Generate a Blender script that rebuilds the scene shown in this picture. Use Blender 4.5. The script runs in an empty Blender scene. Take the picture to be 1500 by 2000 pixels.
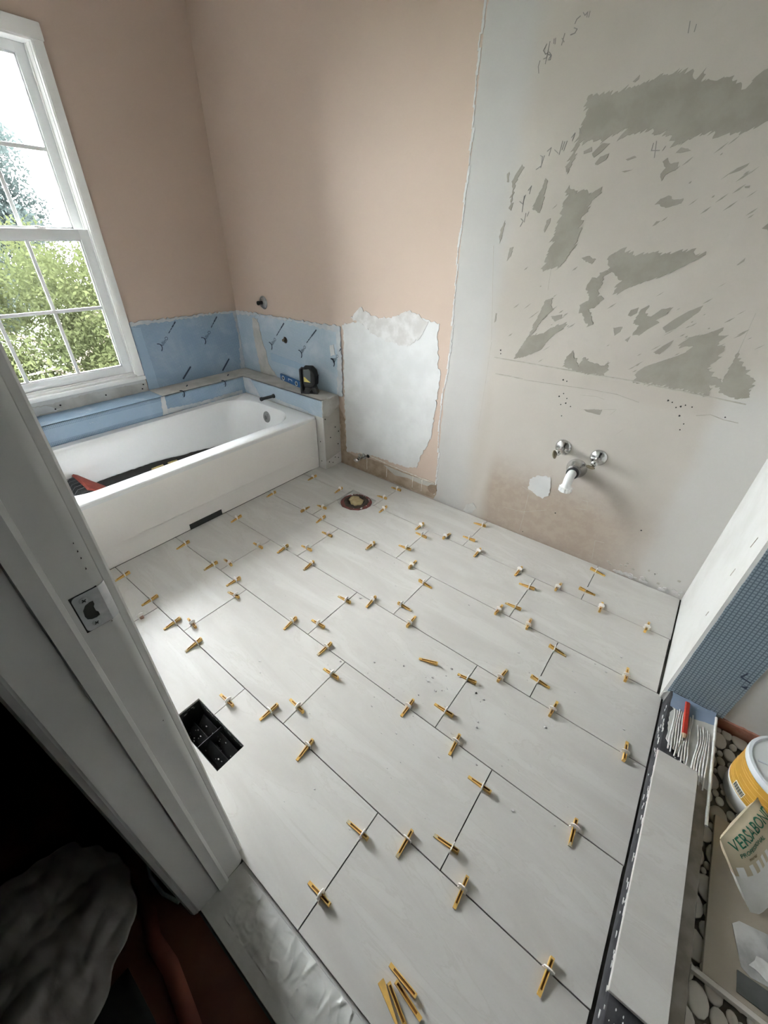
import bpy, bmesh, math, random
from mathutils import Vector, Matrix, noise as mnoise
from mathutils.geometry import tessellate_polygon
SC = bpy.context.scene
COL = SC.collection
random.seed(7)
PI = math.pi

# ---------------------------------------------------------------- camera
cam_data = bpy.data.cameras.new('camera')
cam = bpy.data.objects.new('camera', cam_data)
COL.objects.link(cam)
SC.camera = cam
RIGHT = Vector((0.7883, 0.6150, 0.0213)); DOWN = Vector((0.3585, -0.4309, -0.8281)); FWD = Vector((-0.5001, 0.6604, -0.5601))
cm = Matrix.Identity(4)
for i in range(3):
    cm[i][0] = RIGHT[i]; cm[i][1] = -DOWN[i]; cm[i][2] = -FWD[i]
cm.translation = Vector((1.3954, -1.6101, 1.3527))
cam.matrix_world = cm
cam_data.sensor_fit = 'AUTO'; cam_data.sensor_width = 36.0
cam_data.lens = 792.96 * 36.0 / 2000.0
cam_data.clip_start = 0.02; cam_data.clip_end = 300

# ---------------------------------------------------------------- world: bright overcast sky
world = bpy.data.worlds.new('overcast'); SC.world = world
world.use_nodes = True
wn = world.node_tree.nodes; wl = world.node_tree.links
wn.clear()
w_out = wn.new('ShaderNodeOutputWorld'); w_bg = wn.new('ShaderNodeBackground')
w_tc = wn.new('ShaderNodeTexCoord'); w_sep = wn.new('ShaderNodeSeparateXYZ'); w_rmp = wn.new('ShaderNodeValToRGB')
wl.new(w_tc.outputs['Generated'], w_sep.inputs[0]); wl.new(w_sep.outputs['Z'], w_rmp.inputs[0])
w_rmp.color_ramp.elements[0].position = 0.0; w_rmp.color_ramp.elements[0].color = (0.90, 0.915, 0.96, 1)
w_rmp.color_ramp.elements[1].position = 0.7; w_rmp.color_ramp.elements[1].color = (0.985, 0.985, 1.03, 1)
wl.new(w_rmp.outputs[0], w_bg.inputs['Color']); w_bg.inputs['Strength'].default_value = 9.0
wl.new(w_bg.outputs[0], w_out.inputs['Surface'])

# ---------------------------------------------------------------- exposure
SC.view_settings.view_transform = 'Standard'; SC.view_settings.look = 'None'
SC.view_settings.gamma = 1.0; SC.view_settings.use_curve_mapping = False
SC.view_settings.exposure = 2.87
# ================================================================ material helper
class NT:
    def __init__(s, name):
        s.m = bpy.data.materials.new(name); s.m.use_nodes = True
        s.n = s.m.node_tree.nodes; s.l = s.m.node_tree.links; s.n.clear()
        s.out = s.n.new('ShaderNodeOutputMaterial'); s.tc = s.n.new('ShaderNodeTexCoord')
        s.pos = s.tc.outputs['Object']
    def sep(s, v=None):
        a = s.n.new('ShaderNodeSeparateXYZ'); s.l.new(v or s.pos, a.inputs[0]); return a.outputs
    def noise(s, scale, detail=4, rough=0.55, vec=None, dist=0.0, color=False):
        a = s.n.new('ShaderNodeTexNoise'); s.l.new(vec or s.pos, a.inputs['Vector'])
        a.inputs['Scale'].default_value = scale; a.inputs['Detail'].default_value = detail
        a.inputs['Roughness'].default_value = rough; a.inputs['Distortion'].default_value = dist
        return a.outputs['Color' if color else 'Fac']
    def scalev(s, sc, rot=(0, 0, 0), vec=None):
        a = s.n.new('ShaderNodeMapping'); s.l.new(vec or s.pos, a.inputs[0])
        a.inputs['Scale'].default_value = sc; a.inputs['Rotation'].default_value = rot; return a.outputs[0]
    def _in(s, sock, v):
        if isinstance(v, (int, float)): sock.default_value = v
        elif isinstance(v, (tuple, list)): sock.default_value = (v[0], v[1], v[2], 1) if len(v) == 3 else v
        else: s.l.new(v, sock)
    def math(s, op, a, b=0.0, c=0.0):
        n = s.n.new('ShaderNodeMath'); n.operation = op
        s._in(n.inputs[0], a); s._in(n.inputs[1], b); s._in(n.inputs[2], c); return n.outputs[0]
    def step(s, v, a, b, lo=0.0, hi=1.0):
        n = s.n.new('ShaderNodeMapRange'); n.interpolation_type = 'SMOOTHSTEP'
        s._in(n.inputs[0], v); n.inputs[1].default_value = a; n.inputs[2].default_value = b
        n.inputs[3].default_value = lo; n.inputs[4].default_value = hi; return n.outputs[0]
    def mix(s, f, a, b, mode='MIX'):
        n = s.n.new('ShaderNodeMix'); n.data_type = 'RGBA'; n.blend_type = mode
        s._in(n.inputs[0], f); s._in(n.inputs[6], a); s._in(n.inputs[7], b); return n.outputs[2]
    def bump(s, h, strength=0.2, dist=0.002):
        n = s.n.new('ShaderNodeBump'); n.inputs['Strength'].default_value = strength; n.inputs['Distance'].default_value = dist
        s.l.new(h, n.inputs['Height']); return n.outputs[0]
    def bsdf(s, col, rough=0.6, metal=0.0, normal=None, spec=0.5, trans=0.0, coat=0.0, sss=0.0):
        p = s.n.new('ShaderNodeBsdfPrincipled'); s._in(p.inputs['Base Color'], col); s._in(p.inputs['Roughness'], rough)
        p.inputs['Metallic'].default_value = metal; p.inputs['Specular IOR Level'].default_value = spec
        p.inputs['Transmission Weight'].default_value = trans; p.inputs['Coat Weight'].default_value = coat
        if normal: s.l.new(normal, p.inputs['Normal'])
        s.l.new(p.outputs[0], s.out.inputs['Surface']); return s.m

def pm(name, col, col2=None, scale=8, rough=0.6, metal=0.0, bump=0.0, bscale=60, spec=0.4, coat=0.0, contrast=(0.35, 0.65)):
    t = NT(name)
    c = col
    if col2: c = t.mix(t.step(t.noise(scale, 5), *contrast), col, col2)
    nr = t.bump(t.noise(bscale, 4), bump, 0.002) if bump else None
    return t.bsdf(c, rough, metal, nr, spec, coat=coat)

M = {}
# --- painted walls
def pink_paint():
    t = NT('tan_pink_paint')
    c = t.mix(t.noise(1.6, 3), (0.475, 0.37, 0.30), (0.53, 0.42, 0.345))
    return t.bsdf(c, 0.55, normal=t.bump(t.noise(140, 3), 0.08), spec=0.35)
M['pink'] = pink_paint()

def back_wall():
    t = NT('back_wall_paint_and_skim')
    x, y, z = t.sep()
    n1 = t.noise(7, 7, 0.65); n2 = t.noise(28, 5, 0.6); n3 = t.noise(2.0, 4)
    xw = t.math('ADD', x, t.math('MULTIPLY', t.math('SUBTRACT', n1, 0.5), 0.045))
    pink = t.mix(n3, (0.475, 0.37, 0.30), (0.53, 0.42, 0.345))
    band = t.mix(n1, (0.43, 0.415, 0.395), (0.49, 0.475, 0.45))
    cream = t.mix(t.step(n3, 0.35, 0.7), (0.445, 0.405, 0.355), (0.50, 0.46, 0.41))
    cream = t.mix(t.step(n2, 0.5, 0.75, 0, 0.25), cream, (0.42, 0.395, 0.345))
    xj = t.math('ADD', x, t.math('MULTIPLY', t.math('SUBTRACT', n1, 0.5), 0.08))
    c = t.mix(t.step(xj, 0.49, 0.60), band, cream)
    # whiter skim coat low on the right hand side
    rw = t.math('MULTIPLY', t.step(xj, 1.44, 1.52), t.step(z, 1.05, 0.85))
    c = t.mix(t.math('MULTIPLY', rw, 0.75), c, (0.54, 0.53, 0.51))
    # bare brown board paper showing near the floor
    zj = t.math('ADD', z, t.math('MULTIPLY', t.math('SUBTRACT', n1, 0.5), 0.16))
    st = t.math('MULTIPLY', t.math('MULTIPLY', t.step(xj, 0.615, 0.70), t.step(xj, 1.62, 1.18)), t.step(zj, 0.50, 0.22))
    c = t.mix(t.math('MULTIPLY', st, 0.9), c, t.mix(t.step(n2, 0.4, 0.62), (0.30, 0.215, 0.155), (0.345, 0.26, 0.19)))
    mid = t.math('MULTIPLY', t.step(z, 0.84, 0.80), t.step(xj, 0.58, 0.64))
    c = t.mix(t.math('MULTIPLY', mid, 0.22), c, (0.54, 0.52, 0.48))
    c = t.mix(t.step(xw, 0.334, 0.3385), pink, c)
    h = t.math('ADD', t.noise(120, 3), t.math('MULTIPLY', t.step(xw, 0.333, 0.338), 1.5))
    return t.bsdf(c, 0.62, normal=t.bump(h, 0.14, 0.002), spec=0.3)
M['backwall'] = back_wall()
M['white_wall'] = pm('white_joint_compound', (0.54, 0.535, 0.51), (0.60, 0.595, 0.575), 5, 0.65, bump=0.1)
M['wall_bright'] = pm('white_wall_paint', (0.80, 0.79, 0.77), (0.84, 0.83, 0.81), 4, 0.7, bump=0.05)  # for barely seen walls, made lighter to bounce more light into the room
M['ceiling'] = pm('ceiling_white', (0.88, 0.87, 0.85), None, rough=0.8)
M['skim'] = pm('grey_skim_coat', (0.44, 0.43, 0.40), (0.56, 0.55, 0.52), 9, 0.75, bump=0.3, bscale=40)
M['skim_white'] = pm('white_skim_patch', (0.55, 0.55, 0.54), (0.61, 0.61, 0.60), 7, 0.7, bump=0.2, bscale=35)
M['smear'] = pm('grey_smeared_plaster', (0.50, 0.48, 0.46), (0.62, 0.605, 0.59), 16, 0.75, bump=0.5, bscale=45)
M['torn'] = pm('torn_grey_board_paper', (0.27, 0.25, 0.21), (0.31, 0.29, 0.245), 14, 0.85, bump=0.15, bscale=80)
M['brown'] = pm('brown_bare_board', (0.30, 0.23, 0.165), (0.40, 0.315, 0.235), 16, 0.85, bump=0.3, bscale=50)
M['brown_dark'] = pm('dark_brown_paper', (0.22, 0.165, 0.12), (0.28, 0.21, 0.15), 20, 0.9)
M['crack'] = pm('raised_paper_edge', (0.35, 0.325, 0.28), (0.43, 0.40, 0.35), 40, 0.85)
M['paper_faint'] = pm('faint_paper_edge', (0.40, 0.365, 0.315), (0.45, 0.415, 0.36), 40, 0.85)
M['crumb_line'] = pm('plaster_ridge', (0.62, 0.58, 0.50), (0.72, 0.69, 0.62), 40, 0.85)
M['graphite'] = pm('pencil_graphite', (0.24, 0.23, 0.21), None, rough=0.6)
M['hole'] = pm('dark_screw_hole', (0.025, 0.025, 0.022), None, rough=0.8)
M['drywall'] = pm('bare_grey_drywall', (0.42, 0.40, 0.36), (0.47, 0.45, 0.41), 6, 0.85, bump=0.1)
M['drywall_light'] = pm('pale_drywall_strip', (0.55, 0.53, 0.50), (0.60, 0.58, 0.55), 9, 0.85)
M['trimwhite'] = pm('white_gloss_trim', (0.83, 0.83, 0.81), (0.87, 0.87, 0.855), 4, 0.35, bump=0.03, bscale=30, spec=0.5)
M['vinyl'] = pm('white_vinyl_sash', (0.76, 0.77, 0.77), None, rough=0.35, spec=0.5)
M['jamb'] = pm('dusty_white_jamb', (0.54, 0.54, 0.52), (0.58, 0.58, 0.56), 3, 0.45, bump=0.04, bscale=25)
M['enamel'] = pm('white_tub_enamel', (0.78, 0.785, 0.785), None, rough=0.16, spec=0.5, coat=0.3)
M['apron'] = pm('white_apron_enamel', (0.80, 0.775, 0.745), (0.83, 0.805, 0.775), 3, 0.3, spec=0.5)

def blue_board(name, grid=True, axes=('X', 'Z'), pale=0.35, pitch=0.0085, lo=(0.17, 0.25, 0.35), hi=(0.33, 0.44, 0.56)):
    t = NT(name)
    o = t.sep(); ax = {'X': o[0], 'Y': o[1], 'Z': o[2]}
    base = t.mix(t.noise(5, 4), hi, tuple(0.88 * v for v in hi))
    c = base
    if grid:
        g = None
        for a in axes:
            m = t.math('ABSOLUTE', t.math('SUBTRACT', t.math('FRACT', t.math('MULTIPLY', ax[a], 1.0 / pitch)), 0.5))
            s_ = t.step(m, 0.30, 0.42)
            g = s_ if g is None else t.math('MAXIMUM', g, s_)
        c = t.mix(t.math('MULTIPLY', g, 0.8), base, lo)
    pn = t.step(t.noise(4.5, 6, 0.62, dist=0.4), 0.46, 0.72, 0, 1)
    c = t.mix(t.math('MULTIPLY', pn, pale), c, (0.56, 0.60, 0.63))
    sp = t.step(t.noise(60, 3), 0.70, 0.76)
    c = t.mix(t.math('MULTIPLY', sp, 0.6), c, (0.66, 0.68, 0.69))
    return t.bsdf(c, 0.7, normal=t.bump(t.noise(90, 3), 0.1), spec=0.25)
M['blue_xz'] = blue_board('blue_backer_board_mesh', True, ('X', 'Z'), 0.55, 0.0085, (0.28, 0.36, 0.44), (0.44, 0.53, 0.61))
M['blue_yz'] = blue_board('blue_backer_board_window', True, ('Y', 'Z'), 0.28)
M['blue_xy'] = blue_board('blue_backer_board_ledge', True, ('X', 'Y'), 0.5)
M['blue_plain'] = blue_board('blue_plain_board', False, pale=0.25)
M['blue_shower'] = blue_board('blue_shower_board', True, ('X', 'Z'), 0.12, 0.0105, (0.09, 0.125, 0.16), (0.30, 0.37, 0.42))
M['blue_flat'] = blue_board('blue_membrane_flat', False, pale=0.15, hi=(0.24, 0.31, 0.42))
M['print'] = pm('dark_navy_print', (0.03, 0.045, 0.08), None, rough=0.6)
M['skim_thin'] = pm('thin_white_thinset', (0.42, 0.455, 0.49), (0.52, 0.535, 0.54), 14, 0.75, bump=0.25, bscale=40)
M['ledge_skim'] = pm('beige_grey_thinset_tape', (0.42, 0.405, 0.37), (0.52, 0.50, 0.465), 10, 0.8, bump=0.25, bscale=45)

def tile_mat():
    t = NT('pale_grey_stone_tile')
    oi = t.n.new('ShaderNodeObjectInfo')
    cmb = t.n.new('ShaderNodeVectorMath'); cmb.operation = 'ADD'
    sc = t.n.new('ShaderNodeVectorMath'); sc.operation = 'SCALE'
    cxyz = t.n.new('ShaderNodeCombineXYZ')
    for i in range(3): t.l.new(oi.outputs['Random'], cxyz.inputs[i])
    t.l.new(cxyz.outputs[0], sc.inputs[0]); sc.inputs['Scale'].default_value = 7.0
    t.l.new(t.pos, cmb.inputs[0]); t.l.new(sc.outputs[0], cmb.inputs[1])
    v = t.scalev((1.2, 5.5, 1.0), (0, 0, 0.42), cmb.outputs[0])
    n = t.noise(1.8, 8, 0.6, v, 0.9); f = t.noise(110, 4, 0.6)
    c = t.mix(t.step(n, 0.30, 0.72), (0.505, 0.485, 0.455), (0.585, 0.57, 0.54))
    vein = t.step(t.math('ABSOLUTE', t.math('SUBTRACT', n, 0.54)), 0.0, 0.014, 1, 0)
    c = t.mix(t.math('MULTIPLY', vein, 0.30), c, (0.44, 0.415, 0.375))
    c = t.mix(t.math('MULTIPLY', t.step(f, 0.58, 0.72), 0.12), c, (0.42, 0.40, 0.37))
    dust = t.step(t.noise(3.5, 6, 0.65), 0.55, 0.75)
    c = t.mix(t.math('MULTIPLY', dust, 0.22), c, (0.64, 0.63, 0.61))
    r = t.math('ADD', 0.34, t.math('MULTIPLY', dust, 0.18))
    return t.bsdf(c, r, normal=t.bump(t.noise(60, 5), 0.05), spec=0.45)
M['tile'] = tile_mat()
M['tile_edge'] = pm('tile_raw_edge', (0.50, 0.48, 0.45), None, rough=0.8)
M['joint'] = pm('dark_joint_membrane', (0.05, 0.048, 0.044), (0.09, 0.085, 0.08), 30, 0.85)
M['mortar'] = pm('grey_floor_mortar', (0.40, 0.40, 0.375), (0.52, 0.52, 0.49), 22, 0.9, bump=0.6, bscale=60)
M['thinset'] = pm('trowelled_grey_thinset', (0.47, 0.47, 0.445), (0.54, 0.54, 0.51), 12, 0.6, bump=0.25, bscale=22)
M['thinset_fine'] = pm('smooth_grey_thinset', (0.49, 0.49, 0.465), (0.53, 0.53, 0.505), 30, 0.5, bump=0.2, bscale=70)
M['ridge'] = pm('white_thinset_ridge', (0.60, 0.595, 0.57), (0.70, 0.70, 0.68), 60, 0.7, bump=0.3)
M['black_curb'] = pm('black_curb_membrane', (0.030, 0.031, 0.034), (0.06, 0.06, 0.063), 18, 0.9, bump=0.4, bscale=80, spec=0.15)
M['wedge'] = pm('orange_plastic_wedge', (0.74, 0.46, 0.12), (0.64, 0.40, 0.12), 60, 0.42, spec=0.4)
M['wedge_in'] = pm('wedge_channel_shade', (0.30, 0.13, 0.02), None, rough=0.5)  # darker channel faces: shade of the groove put into the colour
M['wedge_dusty'] = pm('dusty_wedge_tip', (0.42, 0.38, 0.28), (0.52, 0.44, 0.27), 90, 0.6)
M['wedge_red'] = pm('pinkish_broken_clip', (0.42, 0.26, 0.20), (0.55, 0.36, 0.28), 90, 0.6)
M['clip'] = pm('white_translucent_plastic', (0.86, 0.85, 0.82), None, rough=0.45)
M['chrome'] = pm('worn_chrome', (0.62, 0.62, 0.61), (0.50, 0.50, 0.49), 30, 0.18, metal=1.0)
M['chrome_dull'] = pm('dull_grey_metal', (0.26, 0.26, 0.255), (0.36, 0.36, 0.355), 40, 0.4, metal=1.0)
M['brass_dark'] = pm('tarnished_handle', (0.14, 0.12, 0.085), (0.22, 0.19, 0.13), 50, 0.35, metal=0.7)
M['galv'] = pm('satin_steel_strike', (0.36, 0.38, 0.39), (0.50, 0.51, 0.52), 25, 0.38, metal=1.0)
M['pvc'] = pm('white_pvc', (0.82, 0.82, 0.81), None, rough=0.3)
M['rubber'] = pm('black_rubber', (0.018, 0.018, 0.02), (0.03, 0.03, 0.032), 20, 0.55)
M['black_plastic'] = pm('black_plastic_shell', (0.014, 0.015, 0.017), (0.024, 0.025, 0.027), 30, 0.4)
M['black_metal'] = pm('dirty_black_sheet_metal', (0.012, 0.012, 0.012), (0.03, 0.03, 0.031), 26, 0.4)
M['grey_speck'] = pm('plaster_splash_on_metal', (0.34, 0.34, 0.33), None, rough=0.8)
M['curb_inner'] = pm('brown_grey_curb_side', (0.20, 0.18, 0.15), (0.28, 0.255, 0.22), 20, 0.85, bump=0.3)
M['lens'] = pm('grey_tinted_window', (0.10, 0.12, 0.13), None, rough=0.12, spec=0.6)
M['yellow_label'] = pm('yellow_warning_label', (0.70, 0.60, 0.20), (0.62, 0.50, 0.12), 60, 0.5)
M['level_blue'] = pm('blue_level_body', (0.02, 0.10, 0.26), (0.03, 0.13, 0.31), 20, 0.4)
M['white_plastic'] = pm('white_plastic', (0.78, 0.78, 0.76), None, rough=0.4)
M['red_brown'] = pm('rusty_red_flange', (0.22, 0.055, 0.05), (0.10, 0.05, 0.04), 70, 0.7, bump=0.4)
M['dark_ring'] = pm('dark_wax_ring', (0.035, 0.026, 0.02), (0.07, 0.05, 0.038), 80, 0.8, bump=0.5)
M['rag'] = pm('tan_rag', (0.36, 0.28, 0.15), (0.45, 0.36, 0.21), 40, 0.9, bump=0.3)
M['red_pencil'] = pm('red_lacquer', (0.42, 0.035, 0.022), (0.36, 0.03, 0.02), 30, 0.4)
M['pencil_wood'] = pm('sharpened_wood', (0.40, 0.30, 0.20), None, rough=0.7)
M['pebble'] = None
M['label_gold'] = pm('ochre_bucket_label', (0.60, 0.34, 0.055), (0.50, 0.28, 0.045), 10, 0.4)
M['label_gold_light'] = pm('pale_gold_print', (0.72, 0.47, 0.15), None, rough=0.4)
M['bucket'] = pm('white_bucket_plastic', (0.72, 0.73, 0.72), None, rough=0.35)
M['lid'] = pm('translucent_white_lid', (0.66, 0.69, 0.71), None, rough=0.3)
M['bag_tan'] = pm('tan_paper_sack', (0.47, 0.40, 0.27), (0.56, 0.49, 0.35), 7, 0.7, bump=0.15, bscale=18)
M['bag_white'] = pm('white_paper_sack', (0.72, 0.72, 0.69), (0.78, 0.78, 0.76), 9, 0.65, bump=0.15, bscale=18)
M['green_ink'] = pm('green_ink', (0.015, 0.13, 0.075), None, rough=0.6)
M['brown_ink'] = pm('brown_ink', (0.24, 0.18, 0.09), None, rough=0.7)
M['black_ink'] = pm('black_ink', (0.02, 0.02, 0.025), None, rough=0.6)
M['board_brown'] = pm('brown_grey_board', (0.33, 0.29, 0.225), (0.38, 0.335, 0.265), 5, 0.5, bump=0.05)
M['board_edge'] = pm('pale_board_edge', (0.55, 0.52, 0.47), None, rough=0.6)
M['steel'] = pm('smeared_steel_trowel', (0.40, 0.40, 0.39), (0.66, 0.66, 0.65), 12, 0.4, metal=0.6)
M['float_dark'] = pm('dark_trowel', (0.055, 0.062, 0.055), (0.10, 0.105, 0.10), 12, 0.45)
M['red_fabric'] = pm('brick_red_fabric', (0.36, 0.075, 0.05), (0.28, 0.055, 0.04), 40, 0.7, bump=0.2)
M['black_fabric'] = pm('black_fabric', (0.022, 0.025, 0.028), (0.04, 0.043, 0.047), 50, 0.75, bump=0.3)
M['grey_stitch'] = pm('grey_stitching', (0.16, 0.165, 0.17), None, rough=0.8)
M['wood_scrap'] = pm('yellow_wood_scrap', (0.55, 0.44, 0.20), (0.45, 0.36, 0.17), 60, 0.8)
M['red_membrane'] = pm('brick_red_membrane', (0.30, 0.12, 0.075), (0.38, 0.19, 0.135), 34, 0.6, bump=0.6, bscale=70)
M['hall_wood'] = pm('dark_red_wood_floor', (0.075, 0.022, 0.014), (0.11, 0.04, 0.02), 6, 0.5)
M['hall_shade'] = pm('unlit_hall_dark', (0.05, 0.045, 0.045), None, rough=0.9)  # dark colour stands in for the hall being unlit
M['cloth'] = pm('pale_drop_cloth', (0.42, 0.39, 0.37), (0.50, 0.47, 0.45), 5, 0.95, bump=0.2)
M['rosin'] = pm('red_brown_paper_strip', (0.14, 0.04, 0.024), (0.18, 0.055, 0.03), 10, 0.7)
M['dark_tarp'] = pm('black_green_tarp', (0.008, 0.012, 0.011), None, rough=0.7)
M['cable'] = pm('pale_cable_jacket', (0.36, 0.36, 0.36), None, rough=0.5)
M['exterior'] = pm('exterior_siding', (0.55, 0.55, 0.54), None, rough=0.8)
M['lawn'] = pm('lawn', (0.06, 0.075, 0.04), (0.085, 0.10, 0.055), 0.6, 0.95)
M['bark'] = pm('tree_bark', (0.16, 0.13, 0.10), (0.24, 0.20, 0.16), 12, 0.95)

def leaf(name, a, b):
    t = NT(name)
    c = t.mix(t.step(t.noise(0.9, 4), 0.35, 0.65), a, b)
    d = t.n.new('ShaderNodeBsdfDiffuse'); tr = t.n.new('ShaderNodeBsdfTranslucent'); mx = t.n.new('ShaderNodeMixShader')
    t.l.new(c, d.inputs[0]); t.l.new(c, tr.inputs[0]); mx.inputs[0].default_value = 0.4
    t.l.new(d.outputs[0], mx.inputs[1]); t.l.new(tr.outputs[0], mx.inputs[2]); t.l.new(mx.outputs[0], t.out.inputs['Surface'])
    return t.m
M['leaf_near'] = leaf('yellow_green_leaves', (0.020, 0.024, 0.0105), (0.032, 0.036, 0.016))  # darker than real leaves, so the trees hold detail at the room's exposure
M['leaf_far'] = leaf('haze_tinted_leaves', (0.020, 0.026, 0.025), (0.030, 0.037, 0.036))  # bluish haze of distance put into the leaf colour, darkened like the near tree

def pane_mat():
    t = NT('clear_window_glass')
    tr = t.n.new('ShaderNodeBsdfTransparent'); tr.inputs[0].default_value = (0.95, 0.97, 0.96, 1)
    gl = t.n.new('ShaderNodeBsdfGlossy'); gl.inputs['Roughness'].default_value = 0.02
    fr = t.n.new('ShaderNodeFresnel'); fr.inputs[0].default_value = 1.45
    mx = t.n.new('ShaderNodeMixShader'); t.l.new(fr.outputs[0], mx.inputs[0])
    t.l.new(tr.outputs[0], mx.inputs[1]); t.l.new(gl.outputs[0], mx.inputs[2]); t.l.new(mx.outputs[0], t.out.inputs['Surface'])
    return t.m
M['glass'] = pane_mat()

def pebble_mat():
    t = NT('flat_river_pebble')
    oi = t.n.new('ShaderNodeObjectInfo')
    r = t.n.new('ShaderNodeValToRGB'); t.l.new(oi.outputs['Random'], r.inputs[0])
    e = r.color_ramp.elements; e[0].color = (0.46, 0.42, 0.36, 1); e[1].color = (0.62, 0.585, 0.52, 1)
    k = e.new(0.12); k.color = (0.28, 0.275, 0.23, 1); k = e.new(0.2); k.color = (0.52, 0.48, 0.42, 1)
    c = t.mix(t.math('MULTIPLY', t.noise(30, 4), 0.4), r.outputs[0], (0.46, 0.42, 0.36))
    return t.bsdf(c, 0.6, normal=t.bump(t.noise(120, 3), 0.1), spec=0.35)
M['pebble'] = pebble_mat()

# ================================================================ mesh helpers
class MB:
    """collects geometry; build() links it as ONE mesh object"""
    def __init__(s): s.v = []; s.f = []; s.mi = []
    def add(s, vs, fs, mi=0):
        o = len(s.v); s.v += [tuple(p) for p in vs]; s.f += [tuple(i + o for i in f) for f in fs]; s.mi += [mi] * len(fs); return s
    def box(s, x0, x1, y0, y1, z0, z1, mi=0):
        if x0 > x1: x0, x1 = x1, x0
        if y0 > y1: y0, y1 = y1, y0
        if z0 > z1: z0, z1 = z1, z0
        vs = [(x, y, z) for z in (z0, z1) for y in (y0, y1) for x in (x0, x1)]
        return s.add(vs, [(0, 2, 3, 1), (4, 5, 7, 6), (0, 1, 5, 4), (2, 6, 7, 3), (0, 4, 6, 2), (1, 3, 7, 5)], mi)
    def bbox(s, x0, x1, y0, y1, z0, z1, r=0.003, seg=2, mi=0):
        bm = bmesh.new(); t = MB().box(x0, x1, y0, y1, z0, z1)
        vs = [bm.verts.new(p) for p in t.v]
        for f in t.f: bm.faces.new([vs[i] for i in f])
        bmesh.ops.bevel(bm, geom=list(bm.edges) + list(bm.verts), offset=r, segments=seg, affect='EDGES', profile=0.5)
        bm.verts.index_update()
        s.add([v.co[:] for v in bm.verts], [[v.index for v in f.verts] for f in bm.faces], mi); bm.free(); return s
    def prism(s, poly, ax, a, b, mi=0, mi_side=None, cham=0.0):
        """extrude a 2D polygon along axis ax from a to b"""
        area = sum(poly[i][0] * poly[(i + 1) % len(poly)][1] - poly[(i + 1) % len(poly)][0] * poly[i][1] for i in range(len(poly)))
        if area < 0: poly = poly[::-1]
        n = len(poly)
        def P(p, h): return {0: (h, p[0], p[1]), 1: (p[0], h, p[1]), 2: (p[0], p[1], h)}[ax]
        tris = tessellate_polygon([[Vector((p[0], p[1], 0)) for p in poly]])
        tt = []
        for t in tris:
            q = [poly[i] for i in t]
            ar = (q[1][0]-q[0][0])*(q[2][1]-q[0][1]) - (q[2][0]-q[0][0])*(q[1][1]-q[0][1])
            tt.append(tuple(t) if ar > 0 else tuple(t[::-1]))
        flip = (ax == 1)
        lo, hi = min(a, b), max(a, b)
        vs = [P(p, lo) for p in poly] + [P(p, hi) for p in poly]
        up = [tuple(i + n for i in t) for t in tt]; dn = [t[::-1] for t in tt]
        sd = [(i, (i + 1) % n, n + (i + 1) % n, n + i) for i in range(n)]
        if flip: up = [t[::-1] for t in up]; dn = [t[::-1] for t in dn]; sd = [t[::-1] for t in sd]
        o = len(s.v); s.add(vs, up + dn, mi)
        s.f += [tuple(i + o for i in f) for f in sd]; s.mi += [mi if mi_side is None else mi_side] * n
        return s
    def lathe(s, prof, org=(0, 0, 0), axis='Z', n=24, mi=0, squash=(1, 1)):
        vs = []; k = len(prof)
        for i in range(n):
            a = 2 * PI * i / n; c, d = math.cos(a) * squash[0], math.sin(a) * squash[1]
            for r, h in prof:
                p = {'Z': (r*c, r*d, h), 'Y': (r*c, h, -r*d), '-Y': (r*c, -h, r*d), 'X': (h, r*c, r*d), '-X': (-h, r*c, -r*d)}[axis]
                vs.append((p[0]+org[0], p[1]+org[1], p[2]+org[2]))
        fs = [(i*k+j, ((i+1) % n)*k+j, ((i+1) % n)*k+j+1, i*k+j+1) for i in range(n) for j in range(k-1)]
        s.add(vs, fs, mi)
        for e, rev in ((0, True), (k-1, False)):
            if prof[e][0] > 1e-6:
                f = [(i*k+e) + (len(s.v)-n*k) for i in range(n)]
                s.f.append(tuple(f[::-1] if rev else f)); s.mi.append(mi)
        return s
    def tube(s, pts, rad, n=10, mi=0):
        pts = [Vector(p) for p in pts]; k = len(pts); vs = []
        up = None
        for i, p in enumerate(pts):
            t = (pts[min(i+1, k-1)] - pts[max(i-1, 0)]).normalized()
            if up is None:
                up = Vector((0, 0, 1)) if abs(t.z) < 0.9 else Vector((1, 0, 0))
            a = t.cross(up).normalized(); b = a.cross(t).normalized(); up = b
            r = rad[i] if isinstance(rad, (list, tuple)) else rad
            for j in range(n):
                q = 2*PI*j/n; vs.append(tuple(p + a*math.cos(q)*r + b*math.sin(q)*r))
        fs = [(i*n+j, i*n+(j+1) % n, (i+1)*n+(j+1) % n, (i+1)*n+j) for i in range(k-1) for j in range(n)]
        fs += [tuple(range(n))[::-1], tuple((k-1)*n+j for j in range(n))]
        return s.add(vs, fs, mi)
    def ico(s, c, r, sub=1, mi=0, sq=(1, 1, 1), rnd=0.0):
        bm = bmesh.new(); bmesh.ops.create_icosphere(bm, subdivisions=sub, radius=1)
        vs = [(c[0]+v.co.x*r*sq[0]*(1+random.uniform(-rnd, rnd)), c[1]+v.co.y*r*sq[1]*(1+random.uniform(-rnd, rnd)), c[2]+v.co.z*r*sq[2]*(1+random.uniform(-rnd, rnd))) for v in bm.verts]
        bm.verts.index_update()
        s.add(vs, [[v.index for v in f.verts] for f in bm.faces], mi); bm.free(); return s
    def xf(s, mat):
        s.v = [tuple(mat @ Vector(p)) for p in s.v]; return s
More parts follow.
